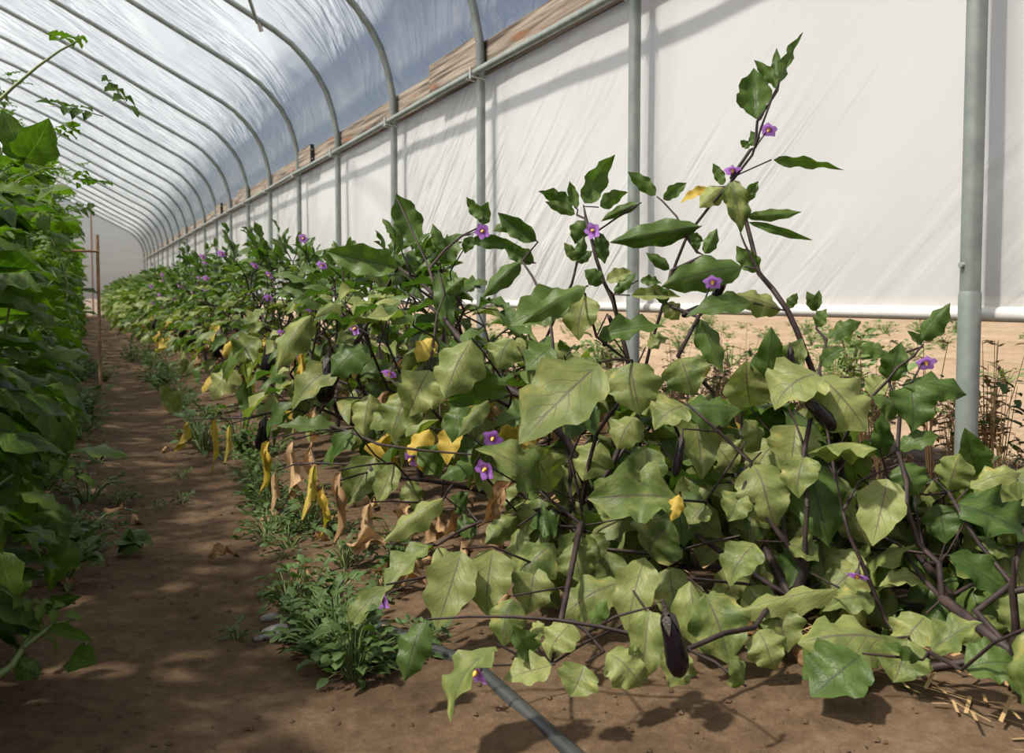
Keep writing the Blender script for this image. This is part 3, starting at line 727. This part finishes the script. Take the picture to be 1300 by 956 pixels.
STEMS = [  # traced branches: pixel polylines, layer, plant
    (2, .22, [(990, 104), (982, 120), (966, 163), (955, 197), (931, 228), (902, 261), (873, 298), (858, 335), (841, 390), (825, 443), (812, 500), (800, 560)]),
    (1, .16, [(940, 296), (945, 309), (961, 341), (982, 368), (1000, 394), (1012, 420), (1030, 466), (1040, 495), (1055, 519), (1063, 556), (1069, 604), (1060, 690)]),
    (2, .18, [(741, 262), (748, 290), (757, 328), (767, 358), (778, 381), (786, 411), (797, 455), (800, 500), (790, 560)]),
    (2, .1, [(503, 250), (529, 306), (545, 341), (554, 375), (568, 410), (582, 428), (607, 460), (632, 485), (670, 507), (720, 560)]),
    (2, .12, [(505, 340), (530, 356), (551, 374)]),
    (2, .16, [(733, 331), (726, 360), (706, 400), (693, 430), (680, 490), (690, 530)]),
    (2, .08, [(751, 523), (735, 555), (724, 581), (737, 638), (742, 670)]),
    (2, .1, [(792, 503), (775, 525), (758, 550), (747, 590), (740, 640)]),
    (1, .02, [(947, 560), (926, 592), (896, 636), (870, 670)]),
    (2, -.02, [(600, 577), (537, 572), (480, 564), (450, 550), (400, 535)]),
    (2, .0, [(658, 614), (685, 624), (705, 640), (737, 665)]),
    (2, -.02, [(701, 843), (742, 816), (792, 793), (830, 770)]),
    (1, .0, [(831, 708), (873, 696), (898, 689), (940, 680)]),
    (0, -.02, [(1060, 600), (1070, 650), (1078, 680), (1092, 710), (1111, 756), (1125, 788), (1141, 807), (1170, 850)]),
    (0, .08, [(1197, 622), (1198, 660), (1198, 700), (1190, 740), (1196, 775)]),
    (0, .06, [(1140, 590), (1115, 600), (1090, 612)]),
    (0, .06, [(1205, 625), (1175, 628), (1145, 622)]),
    (0, .06, [(1262, 742), (1235, 752), (1205, 768)]),
    (0, .1, [(1282, 730), (1265, 755), (1256, 770)]),
    (1, .12, [(1172, 437), (1160, 452), (1140, 466), (1125, 485), (1110, 500), (1085, 530), (1066, 570)]),
    (0, -.04, [(1200, 690), (1192, 715), (1196, 760)]),
]
for pi, layer, pts in STEMS:
    plants[pi]['sk'].poly([place_x(x, y, x_front(x) + layer, .06) for x, y in pts])
hero_boxes = []
hl = [q.strip() for q in HERO.replace('\n', '').split(';') if q.strip()]
for k, q in enumerate(hl):
    a = q.split(','); bx, by, tx, ty, w = map(float, a[:5]); layer = float(a[5]); kd = a[6]
    B = place_x(bx, by, x_front(bx) + layer, 0.10)
    zc = (B - CO).dot(CF)
    for _ in range(30):                                        # keep the tip clear of the soil
        if at_d(tx, ty, zc).z > GZ + 0.035: break
        zc *= 0.98
    B = at_d(bx, by, zc)
    T = at_d(tx, ty, zc)
    mid = (B + T) / 2; view = (mid - CO).normalized()
    lift = max(-0.9, min(0.9, (0.62 - mid.z) * 3.2))          # above eye level we look at undersides, below at upper sides
    if kd in ('m', 'e'): lift = max(lift, 0.35)
    c = (T - B)
    T = T + view * (-lift * 0.45 * c.z * -1 if False else -lift * 0.45 * abs(c.z))
    n = (-view + UP * lift)
    if lift < -0.1: n = -n
    W = 1.0 * w / F_PX * zc / max(0.7, abs(n.normalized().dot(view)))
    if kd in ('d', 'd2'): W *= 0.62
    hero_boxes.append(((bx + tx) / 2, (by + ty) / 2, 0.5 * math.hypot(tx - bx, ty - by), zc))
    plants_i = plant_for(mid) if bx < 600 else (2 if bx < 830 else (1 if bx < 1075 else 0))
    plants[plants_i]['leaves'].append((B, T, W, n, {'m': 'hm', 'y': 'hy', 'e': 'hyel', 'd': 'dry', 'd2': 'dyel'}[kd], k))

def hides_traced(B, T):
    x, y, z = proj((B + T) / 2); r = 0.4 * (T - B).length * F_PX / max(z, .1)
    return any(z < hz + .02 and math.hypot(x - hx, y - hy) < 0.75 * (hr + r) for hx, hy, hr, hz in hero_boxes)
def fill_front(count, seed):
    R = random.Random(seed); done = 0; tries = 0
    while done < count and tries < 6000:
        tries += 1
        px = R.uniform(545, 1300); py = R.uniform(600, 900)
        if px < 640 and py < 690: continue
        B = place_x(px, py, x_front(px) + R.uniform(.04, .34), R.uniform(.08, .16))
        if (B - CO).dot(CF) < 1.08 or (px < 620 and py > 720): continue
        L = R.uniform(.08, .13); a = R.uniform(0, 6.28)
        d = Vector((math.cos(a) - .5, math.sin(a) - .5, 0)).normalized() * .6 + Vector((0, 0, -R.uniform(.3, 1.2))); d.normalize()
        T = B + d * L
        if T.z < GZ + .03 or hides_traced(B, T): continue
        out = Vector((-.6, -.7, 0)) + Vector((R.uniform(-.7, .7), R.uniform(-.7, .7), 0))
        plants[2 if px < 830 else (1 if px < 1075 else 0)]['leaves'].append((B, T, L * R.uniform(.52, .66), UP * .8 + out, 'hm' if R.random() < .8 else 'hy', R.randrange(999))); done += 1
fill_front(150, 4)
# flowers and fruit seen on the row: pixel, layer
FLOWERS = [(345, 346, 0), (411, 333, .05), (428, 393, .02), (392, 386, .0), (497, 468, .0), (615, 292, .22), (377, 446, 0), (414, 494, 0), (246, 370, 0), (304, 430, 0), (311, 526, -.03), (342, 375, .05),
           (755, 292, .18), (930, 210, .22), (978, 160, .24), (905, 353, .12), (1174, 455, .15), (621, 592, -.03), (628, 552, .02), (490, 755, -.03), (612, 845, -.05), (527, 578, .0), (1090, 722, -.03), (455, 415, .02), (360, 420, .02)]
for x, y, l in FLOWERS:
    p = place_x(x, y, x_front(x) + l, .07); i = plant_for(p) if x < 600 else (2 if x < 830 else (1 if x < 1075 else 0))
    plants[i].setdefault('flowers', []).append(p)
FRUITS = [(1022, 505, 1062, 543, 0.02, 1.0), (845, 775, 868, 858, -.02, .9), (866, 552, 859, 605, -.03, .6), (337, 530, 333, 572, 0, 1.1), (470, 592, 480, 612, 0, 1.1), (772, 400, 779, 412, .12, 1.3), (905, 385, 920, 352, .16, 1.1), (890, 388, 866, 402, .14, .9), (1003, 440, 1006, 470, .14, .9), (770, 420, 768, 440, .14, .9), (555, 355, 552, 372, .2, 1.0)]
for x, y, x2, y2, l, th in FRUITS:
    p = place_x(x, y, x_front(x) + l, .17); q = at_d(x2, y2, (p - CO).dot(CF)); i = plant_for(p) if x < 600 else (2 if x < 830 else (1 if x < 1075 else 0))
    plants[i].setdefault('fruits', []).append((p, q - p, th))

# ------------------------------------------------------------------ fill foliage of every bush
def fill(pl, count, kinds, size, rx, ry, zt, behind=0.0):
    R = pl['R']; b = pl['base']; done = 0; tries = 0
    while done < count and tries < count * 12:
        tries += 1
        h = R.random() ** 0.8; ang = R.uniform(0, 2 * math.pi); rr = math.sqrt(R.uniform(0.12, 1))
        prof = math.sin(math.pi * min(1, 0.22 + 0.72 * h)) ** 0.6
        x = b.x + behind + math.cos(ang) * rx * rr * prof; y = b.y + math.sin(ang) * ry * rr * prof; z = b.z + 0.10 + h * (zt - 0.10)
        B = Vector((x, y, z)); out = Vector((math.cos(ang), math.sin(ang), 0))
        L = size * R.uniform(0.65, 1.15) * (1.05 - 0.55 * h)
        pitch = math.radians(-68 + 92 * h + R.uniform(-25, 25))
        d = (out * math.cos(pitch) + UP * math.sin(pitch) + Vector((R.uniform(-.3, .3), R.uniform(-.3, .3), 0))).normalized()
        T = B + d * L; W = L * R.uniform(0.42, 0.60)
        if T.z < b.z + 0.03: continue
        if not ok_leaf(B, T, W) or (pl['base'].y < 3.0 and hides_traced(B, T)): continue
        n = (UP + out * (0.6 - 0.5 * h) + Vector((R.uniform(-.5, .5), R.uniform(-.5, .5), 0)))
        m = kinds[0] if R.random() > 0.22 + 0.75 * h ** 1.2 else kinds[1]
        if h < 0.45 and R.random() < (0.05 if pl['base'].y > 1.3 else 0.0): m = kinds[2]
        elif h < 0.42 and R.random() < (0.16 if pl['base'].y > 1.3 else 0.03): m = R.choice(('dry', 'dry', 'dyel')); 
        if m in ('dry', 'dyel'):
            T = B + (d * 0.4 + Vector((0, 0, -1))).normalized() * L * 0.8
            if T.z < b.z + 0.02: continue
            W *= 0.5
        pl['leaves'].append((B, T, W, n, m, R.randrange(1000))); done += 1

def sprigs(pl, count, zt):
    R = pl['R']; b = pl['base']
    for _ in range(count):
        for _t in range(8):
            a = R.uniform(0, 6.28); r = math.sqrt(R.random()) * .30
            tip = b + Vector((math.cos(a) * r, math.sin(a) * r, zt + R.uniform(-.10, .10)))
            x, yy, zc = proj(tip)
            if yy > top_y(x) - 30: break
        else: continue
        lean = Vector((math.cos(a), math.sin(a), 0))
        for q in range(5):
            B = tip - UP * (.028 * q) - lean * (.012 * q); aa = R.uniform(0, 6.28) if q else a
            out = Vector((math.cos(aa), math.sin(aa), 0)); pt = math.radians(R.uniform(35, 75) if q < 2 else R.uniform(-10, 45))
            L = R.uniform(.05, .075) + .014 * q; T = B + (out * math.cos(pt) + UP * math.sin(pt)) * L
            pl['leaves'].append((B, T, L * R.uniform(.36, .5), UP - out * .8 + Vector((R.uniform(-.3, .3), R.uniform(-.3, .3), 0)), 'my', R.randrange(999)))

for i, pl in enumerate(plants):
    y = pl['base'].y; R = pl['R']; sk = pl['sk']; root = pl['root']
    if i == 0: fill(pl, 50, ('hm', 'hy', 'hyel'), 0.15, 0.32, 0.28, 0.46, 0.05)
    elif i == 1: fill(pl, 65, ('hm', 'hy', 'hyel'), 0.15, 0.34, 0.28, 0.52, 0.05)
    elif i == 2: fill(pl, 65, ('hm', 'hy', 'hyel'), 0.15, 0.34, 0.30, 0.60, 0.06)
    elif i < 6: fill(pl, 140, ('mm', 'my', 'myel'), 0.135, 0.37, 0.34, 0.72); sprigs(pl, 8, 0.75)
    elif y < 7: fill(pl, 115, ('mm', 'my', 'myel'), 0.135, 0.39, 0.34, 0.72); sprigs(pl, 7, 0.75)
    elif y < 9.0: fill(pl, 85, ('mm', 'my', 'myel'), 0.145, 0.39, 0.34, 0.72); sprigs(pl, 5, 0.75)
    if y < 9.0:
        ls = sorted(pl['leaves'], key=lambda q: (q[0] - sk.p[sk.nt]).length)
        for B, T, W, n, m, k in ls:
            c = (T - B).normalized()
            sk.grow(B - c * 0.004, 0.10)
            me = LEAF_ME[m]; link(me[0].name.split('.')[0], me[k % len(me)], root, leaf_matrix(B, T, W, n))
        fl = pl.get('flowers', [])
        if i > 5:
            for _ in range(2):
                a = R.uniform(1.6, 4.4); fl.append(pl['base'] + Vector((math.cos(a) * 0.34, math.sin(a) * 0.25, R.uniform(0.35, 0.75))))
        for p in fl:
            d = Vector((R.uniform(-1, -.3), R.uniform(-.9, -.1), R.uniform(-1.1, -.2)))
            s = 0.040 if p.y > 1.9 or p.x < 0.7 else 0.036
            sk.grow(p, 0.5); add_flower(root, p, d, s)
        for p, dv, th in pl.get('fruits', []):
            L = dv.length / 0.98; sk.grow(p - dv.normalized() * L * 0.14, 0.3); add_fruit(root, p, dv, L, th)
        if i > 3 and i % 2 == 0:
            p = pl['base'] + Vector((-0.25, R.uniform(-.1, .1), 0.36)); sk.grow(p + Vector((0, 0, .02)), 0.2); add_fruit(root, p, Vector((-.1, -.1, -1)), 0.14)
        sk.build(root, M_STEM, 0.0015, 0.0095, split=(i < 6), pw=0.39)
    else:
        mb = MB(); cnt = 75 if y < 16 else 55
        for _ in range(cnt):
            h = R.random() ** 0.8; a = R.uniform(0, 6.28); rr = math.sqrt(R.uniform(.15, 1)); prof = math.sin(math.pi * min(1, .22 + .72 * h)) ** .6
            B = pl['base'] + Vector((math.cos(a) * .40 * rr * prof, math.sin(a) * .36 * rr * prof, 0.08 + h * 0.70))
            L = 0.19 * R.uniform(.7, 1.15) * (1.05 - .5 * h); pt = math.radians(-55 + 85 * h + R.uniform(-25, 25))
            out = Vector((math.cos(a), math.sin(a), 0)); d = out * math.cos(pt) + UP * math.sin(pt)
            mb.put(R.choice(LOW_T), leaf_matrix(B, B + d * L, L * .62, UP + out * .3 + Vector((R.uniform(-.5, .5), R.uniform(-.5, .5), 0))), 0 if R.random() > .15 + .7 * h ** 1.6 else 1)
        o = mb.build('foliage', [M_LEAF, M_YOUNG], root); o['kind'] = 'stuff'
        for _ in range(5):
            a = R.uniform(0, 6.28); sk.grow(pl['base'] + Vector((math.cos(a) * .2, math.sin(a) * .2, R.uniform(.5, .85))), 0.1)
        sk.build(root, M_STEM, 0.002, 0.009, split=False, sides=4)

# ------------------------------------------------------------------ tall vine row beyond the path's other edge
VB = []
y = 1.0
while y < 25.5: VB.append((-0.44 + 0.03 * math.sin(y * 5), y)); y += 0.46 + 0.04 * math.sin(y * 3)
for i, (bx, by) in enumerate(VB):
    R = random.Random(900 + i); z0 = ground_h(bx, by)
    root = empty('tall_vine_plant', (bx, by, z0))
    sk = Skeleton((bx, by, z0), (bx, by, z0 + 0.3), 4, 300 + i)
    top = float(np.interp(by, [1.0, 2.0, 3.0, 4.5, 6], [0.60, 0.76, 0.92, 1.10, 1.20])) + R.uniform(-.05, .06)
    if i == 0: tag(root, 'low leafy plant trailing onto the path at the start of the tall row', 'plant', 'plants of the tall green row')
    else: tag(root, 'tall dense green vine plant in the row opposite the eggplants', 'plant', 'plants of the tall green row')
    near = by < 7
    def place(B, out, L, pitch, kind):
        d = (out * math.cos(pitch) + UP * math.sin(pitch)).normalized(); T = B + d * L
        n = UP + out * 0.5 + Vector((R.uniform(-.6, .6), R.uniform(-.6, .6), 0))
        me = LEAF_ME[kind]; W = L * (R.uniform(.6, .78) if kind == 'vine' else 0.9)
        return me[R.randrange(len(me))], leaf_matrix(B, T, W, n)
    cnt = 140 if by < 3.2 else (95 if near else 0)
    for _ in range(cnt):
        h = R.random() ** 0.9; a = R.uniform(-1.9, 1.9) if R.random() < .85 else R.uniform(0, 6.28)
        rr = R.uniform(0.72, 1.0); prof = 0.62 + 0.38 * math.sin(math.pi * min(1, 0.15 + .75 * h))
        B = Vector((bx + math.cos(a) * .40 * rr * prof, by + math.sin(a) * .34 * rr, z0 + 0.06 + h * (top - .06)))
        x_, y_, zc = proj(B)
        if zc < 1.0: continue
        out = Vector((math.cos(a), math.sin(a), 0)); L = R.uniform(.05, .088) * (1.1 - .25 * h)
        pitch = math.radians(-50 + 55 * h + R.uniform(-30, 25))
        me, M = place(B, out, L if h < .85 else L * 1.0, pitch, 'comp' if R.random() < .35 + .3 * h * (by > 2.6) else 'vine')
        if 'comp' in me.name: pass
        link('leaf', me, root, M if 'comp' not in me.name else M @ Matrix.Scale(1.3, 4))
        if R.random() < .4: sk.grow(B, .15)
    # wispy shoots above the mass
    for _ in range(3 if by > 4 else 1):
        tip = Vector((bx + R.uniform(-.1, .46), by + R.uniform(-.25, .25), z0 + top + R.uniform(.08, .40) * (1 if by > 4 else .4)))
        if by < 12: sk.grow(tip, .25)
        for q in range(5):
            B = tip + Vector((R.uniform(-.05, .05), R.uniform(-.05, .05), -q * 0.055)); a = R.uniform(0, 6.28)
            if near:
                me, M = place(B, Vector((math.cos(a), math.sin(a), 0)), R.uniform(.06, .11), math.radians(R.uniform(-60, 30)), 'comp'); link('leaf', me, root, M)
    # inner and far foliage, too dense to pick apart
    mb = MB()
    for _ in range(320 if near else 190):
        h = R.random(); a = R.uniform(0, 6.28); rr = math.sqrt(R.random()) * (.80 if near else 1.0)
        B = Vector((bx + math.cos(a) * .40 * rr, by + math.sin(a) * .32 * rr, z0 + .05 + h * (top - .10)))
        L = R.uniform(.07, .12) if near else R.uniform(.09, .15); out = Vector((math.cos(a), math.sin(a), 0)); pt = math.radians(R.uniform(-60, 25))
        mb.put(R.choice(LOW_T), leaf_matrix(B, B + (out * math.cos(pt) + UP * math.sin(pt)) * L, L * .7, UP + out * .4 + Vector((R.uniform(-.6, .6), R.uniform(-.6, .6), 0))))
    o = mb.build('foliage', [M_VINE], root); o['kind'] = 'stuff'
    sk.build(root, M_VSTEM, 0.0016, 0.009, split=False, sides=4)
    VB[i] = (bx, by, root)

# traced leaves of the tall row
VHERO = '''30,205,62,150,52,2.0;30,205,2,140,36,2.0;10,300,22,345,40,1.9;0,290,14,320,40,1.9;20,480,60,560,60,1.7;45,470,95,500,50,1.8;60,520,80,600,46,1.6;78,510,95,560,22,1.7;90,540,72,600,24,1.6;
30,600,10,680,60,1.5;0,560,40,600,50,1.5;55,640,85,690,40,1.55;20,720,24,760,50,1.35;0,700,22,770,40,1.3;52,776,104,757,22,1.28;90,835,124,842,40,1.2;45,838,20,862,40,1.2;60,795,120,815,18,1.22;30,780,48,810,26,1.25;95,690,55,740,40,1.5;60,735,90,715,40,1.45'''
for q in VHERO.replace('\n', '').split(';'):
    a = [float(t) for t in q.split(',')]
    B = at_d(a[0], a[1], a[5]); T = at_d(a[2], a[3], a[5] - 0.02); view = (B - CO).normalized()
    root = min(VB, key=lambda t: abs(t[1] - B.y))[2]
    W = a[4] / F_PX * a[5]
    me = LEAF_ME['vine']; link('leaf', me[int(a[0]) % 4], root, leaf_matrix(B, T, W, -view + UP * (0.5 if B.z < .5 else -.3)))
# trailing stem onto the path
r0 = VB[0][2]
mb = MB(); mb.tube([at_d(-20, 870, 1.15), at_d(15, 845, 1.18), at_d(40, 805, 1.22), at_d(55, 765, 1.26)], [.006, .005, .004, .003], 6); mb.tube([at_d(30, 822, 1.2), at_d(65, 795, 1.22), at_d(95, 785, 1.24)], [.004, .003, .002], 5)
mb.build('trailing_stem', [M_VSTEM], r0)
# stakes
def stake(p, h, lab):
    r = empty('wooden_stake', (p[0], p[1], GZ))
    mb = MB(); mb.tube([(p[0], p[1], -.12), (p[0], p[1], h)], .010, 6); mb.build('pole', [M_STAKE], r)
    mb = MB(); mb.tube([(p[0] - .28, p[1], h - .1), (p[0] + .01, p[1] - .004, h - .1)], .008, 6); mb.build('crossbar', [M_STAKE], r)
    tag(r, lab, 'stake', 'wooden stakes in the tall row')
stake((0.10, 6.1), 0.86, 'brown wooden stake with a crossbar at the path edge of the tall row')

# ------------------------------------------------------------------ weeds, litter, hose, stones
def weed_tmpl(seed, n, h, spread, L):
    R = random.Random(seed); mb = MB()
    for k in range(n):
        a = R.uniform(0, 6.28); r = spread * math.sqrt(R.random()); z = R.uniform(.15, 1) * h
        B = Vector((math.cos(a) * r, math.sin(a) * r, z)); out = Vector((math.cos(a), math.sin(a), R.uniform(-.5, .6))).normalized(); l = L * R.uniform(.6, 1.2)
        mb.put(R.choice(LOW_T), leaf_matrix(B, B + out * l, l * .55, UP + Vector((R.uniform(-.5, .5), R.uniform(-.5, .5), 0))), 0)
        mb.tube([(0, 0, -.01), tuple(B * .6 + UP * .01), tuple(B)], [.0022, .0016, .001], 3, 1, False)
    return mb
WEEDS = [mesh_of('weed', weed_tmpl(s, n, h, sp, L).tmpl(), [M_WEED, M_VSTEM]) for s, n, h, sp, L in ((1, 26, .07, .07, .032), (2, 34, .10, .08, .035), (3, 20, .05, .09, .028), (4, 30, .13, .06, .04))]
R = random.Random(77)
def weed(x, y, s, lab, grp):
    o = link('weed', WEEDS[R.randrange(4)], None, Matrix.Translation((x, y, ground_h(x, y) - .004)) @ Matrix.Rotation(R.uniform(0, 6.28), 4, 'Z') @ Matrix.Scale(s, 4))
    tag(o, lab, 'weed', grp)
for _ in range(62):
    py = R.uniform(560, 860); px = 290 + (py - 560) * 0.36 + abs(R.gauss(0, 1)) * (30 + (py - 560) * .20)
    if py > 835 and px < 420: continue
    p = at_z(px, py); weed(p.x, p.y, R.uniform(.4, .85), 'small green weed at the foot of the eggplant row along the path', 'weeds below the eggplants')
for _ in range(26):
    y = R.uniform(3.2, 9); weed(R.uniform(.38, .55), y, R.uniform(.8, 1.3), 'small green weed at the foot of the eggplant row along the path', 'weeds below the eggplants')
for _ in range(34):
    y = R.uniform(1.3, 8); weed(R.gauss(.0, .04) - .02, y, R.uniform(.7, 1.2), 'small green weed at the foot of the tall green row', 'weeds below the tall row')
for px, py in ((165, 632), (200, 640), (232, 634), (150, 640), (300, 800), (230, 605)):
    p = at_z(px, py); weed(p.x, p.y, .45, 'tiny green weed sprouting in the bare path', 'weeds in the path')
for _ in range(14):
    px = R.uniform(1000, 1300); py = R.uniform(640, 870); p = at_z(px, py); weed(p.x, p.y, R.uniform(.5, .9), 'small green weed in the straw under the eggplants near the wall', 'weeds by the wall')
# withered clump lying on the path edge
wc = empty('withered_clump', at_z(140, 700)); wp = Vector(wc['_w'])
for k in range(12):
    a = R.uniform(0, 6.28); B = wp + Vector((math.cos(a) * .03, math.sin(a) * .03, R.uniform(.01, .05))); T = B + Vector((math.cos(a), math.sin(a), R.uniform(-.25, .25))) * R.uniform(.05, .10)
    link('leaf', LEAF_ME['my'][k % 5], wc, leaf_matrix(B, T, .045, UP + Vector((R.uniform(-.5, .5), R.uniform(-.5, .5), 0))))
tag(wc, 'wilted pulled-up green clump lying at the edge of the path', 'plant clump')
# fallen leaves
spots = [(130, 645), (172, 660), (100, 738), (225, 555), (205, 570), (178, 478), (185, 470), (365, 730), (380, 712), (480, 720), (520, 715), (455, 700), (500, 690), (430, 660), (470, 650), (560, 690), (590, 715), (640, 705), (655, 720), (480, 805), (400, 745), (540, 742), (610, 745), (970, 850), (985, 845), (330, 655), (350, 640), (300, 700), (445, 640), (520, 660), (560, 655), (600, 660), (395, 690), (575, 740), (630, 780), (500, 740)]
for px, py in spots:
    p = at_z(px, py, GZ + 0.012); p.z = ground_h(p.x, p.y) + .012
    a = R.uniform(0, 6.28); L = R.uniform(.04, .075); d = Vector((math.cos(a), math.sin(a), 0))
    o = link('fallen_leaf', LEAF_ME['dry'][R.randrange(4)], None, leaf_matrix(p, p + d * L, L * .38, UP + Vector((R.uniform(-.3, .3), R.uniform(-.3, .3), 0))))
    tag(o, 'curled brown fallen leaf on the bare path' if px < 290 else 'curled brown fallen leaf on the soil under the eggplants', 'leaf', 'fallen leaves on the path' if px < 290 else 'fallen leaves under the eggplants')
mb = MB(); hp = [(0.50 + .03 * math.sin(y * 2), y, ground_h(.5, y) - .004) for y in (0.2, .8)] + [q + UP * .008 for q in (at_z(606, 858), at_z(590, 850), at_z(530, 824))] + [(.40, 1.6, GZ - .012)] + [(0.46 + .04 * math.sin(y * 1.3), y, ground_h(.46, y) - .010) for y in np.arange(1.8, 25, .7)]
mb.tube(hp, .0125, 10); o = mb.build('drip_hose', [M_HOSE], None); tag(o, 'black irrigation hose lying along the foot of the eggplant row', 'hose')
for k, (px, py, s) in enumerate(((352, 796, .020), (343, 774, .013), (330, 800, .008), (480, 590, .012), (560, 760, .012))):
    p = at_z(px, py); mbs = MB(); vv, fc = lathe_x([(-1, .02), (-.8, .55), (-.3, .9), (.3, .95), (.75, .6), (1, .02)], 9)
    RR = random.Random(k); vv = [Vector(q) * s * RR.uniform(.85, 1.15) for q in vv]; vv = [(p.x + q[0] * 1.3, p.y + q[1], ground_h(p.x, p.y) + s * .35 + q[2] * .7) for q in vv]
    mbs.add(vv, fc); o = mbs.build('stone', [M_STONE], None); tag(o, ('smooth grey stone at the path edge beside the weeds', 'small pale stone behind the grey one at the path edge', 'tiny dark pebble beside the grey path stone', 'grey pebble on soil under hanging withered leaves', 'grey pebble near the black hose')[k], 'stone')
mb = MB(); R = random.Random(19)
for _ in range(2400):
    x = R.uniform(-.15, .95); y = .75 + R.random() ** 1.6 * 4.2; q = .0012 + .0045 * R.random() ** 3; z = ground_h(x, y) + q * .3
    mb.add([(x + q * R.uniform(.7, 1.3), y, z), (x, y + q, z), (x - q * R.uniform(.7, 1.3), y, z), (x, y - q, z), (x, y, z + q * R.uniform(.6, 1))], [(0, 1, 4), (1, 2, 4), (2, 3, 4), (3, 0, 4)])
o = mb.build('soil_crumbs', [M_SOIL], None, False); tag(o, 'loose soil crumbs scattered over the path', 'soil', None, 'stuff')
# straw litter by the wall, dry weeds outside
mb = MB(); R = random.Random(31)
for _ in range(4200):
    x = R.uniform(0.95, 2.5); y = R.uniform(.5, 3.4); a = R.uniform(0, 3.14); l = R.uniform(.02, .07); z = ground_h(x, y) + R.uniform(.001, .018)
    d = Vector((math.cos(a), math.sin(a), R.uniform(-.25, .25))) * l; s_ = Vector((-math.sin(a), math.cos(a), .3)) * .0022; c = Vector((x, y, z))
    mb.add([c - d / 2 - s_, c + d / 2 - s_, c + d / 2 + s_, c - d / 2 + s_], [(0, 1, 2, 3)])
o = mb.build('straw_litter', [M_STRAW], None, False); tag(o, 'brown straw litter strewn along the foot of the wall', 'straw', None, 'stuff')
def dryweed_tmpl(seed, h):
    R = random.Random(seed); mb = MB()
    for k in range(9):
        a = R.uniform(0, 6.28); r = R.uniform(.01, .10) * h * 2; t = Vector((math.cos(a) * r, math.sin(a) * r, h * R.uniform(.6, 1)))
        mid = t * .5 + Vector((R.uniform(-.02, .02), R.uniform(-.02, .02), 0)); mb.tube([(0, 0, -.02), mid, t], [.0022, .0017, .0008], 4, 0, False)
        for q in range(6):
            B = mid.lerp(t, R.random()); aa = R.uniform(0, 6.28); l = R.uniform(.02, .045)
            mb.put(R.choice(LOW_T), leaf_matrix(B, B + Vector((math.cos(aa), math.sin(aa), R.uniform(-.6, .5))) * l, l * .4, UP), 1 if R.random() < .7 else 2)
    return mb
DW = [mesh_of('dry_weed', dryweed_tmpl(s, h).tmpl(), [M_STRAW, M_DRY, M_WEED]) for s, h in ((1, .30), (2, .38), (3, .24), (4, .45))]
R = random.Random(8)
for k in range(125):
    x = R.uniform(1.76, 2.6); y = R.uniform(.8, 4.0)
    o = link('dry_weed', DW[R.randrange(4)], None, Matrix.Translation((x, y, ground_h(x, y))) @ Matrix.Rotation(R.uniform(0, 6.28), 4, 'Z') @ Matrix.Scale(R.uniform(.45, .95), 4))
    tag(o, 'dry straw-coloured weed standing outside below the rolled film', 'weed', 'dry weeds outside the wall')
for px, py in ((1258, 560), (1262, 575), (1098, 560), (1185, 545), (1240, 590)):
    p = at_x(px, py, 1.95); 
    o = link('dry_weed', DW[3], None, Matrix.Translation((p.x, p.y, GZ)) @ Matrix.Rotation(R.uniform(0, 6.28), 4, 'Z') @ Matrix.Scale(1.0, 4)); tag(o, 'tall dry weed stalk beside the bare steel post outside', 'weed', 'tall dry weeds by the post')
for k in range(170):
    x = 2.6 + R.random() ** 1.6 * 9; y = R.uniform(1, 16); x = round((x - 2.6) / .62) * .62 + 2.62 + R.gauss(0, .06)
    o = link('field_weed', WEEDS[R.randrange(4)], None, Matrix.Translation((x, y, field_h(x, y) - .005)) @ Matrix.Rotation(R.uniform(0, 6.28), 4, 'Z') @ Matrix.Scale(R.uniform(1.0, 2.2), 4)); tag(o, 'low green weed between the furrows of the outside field', 'weed', 'weeds in the field')
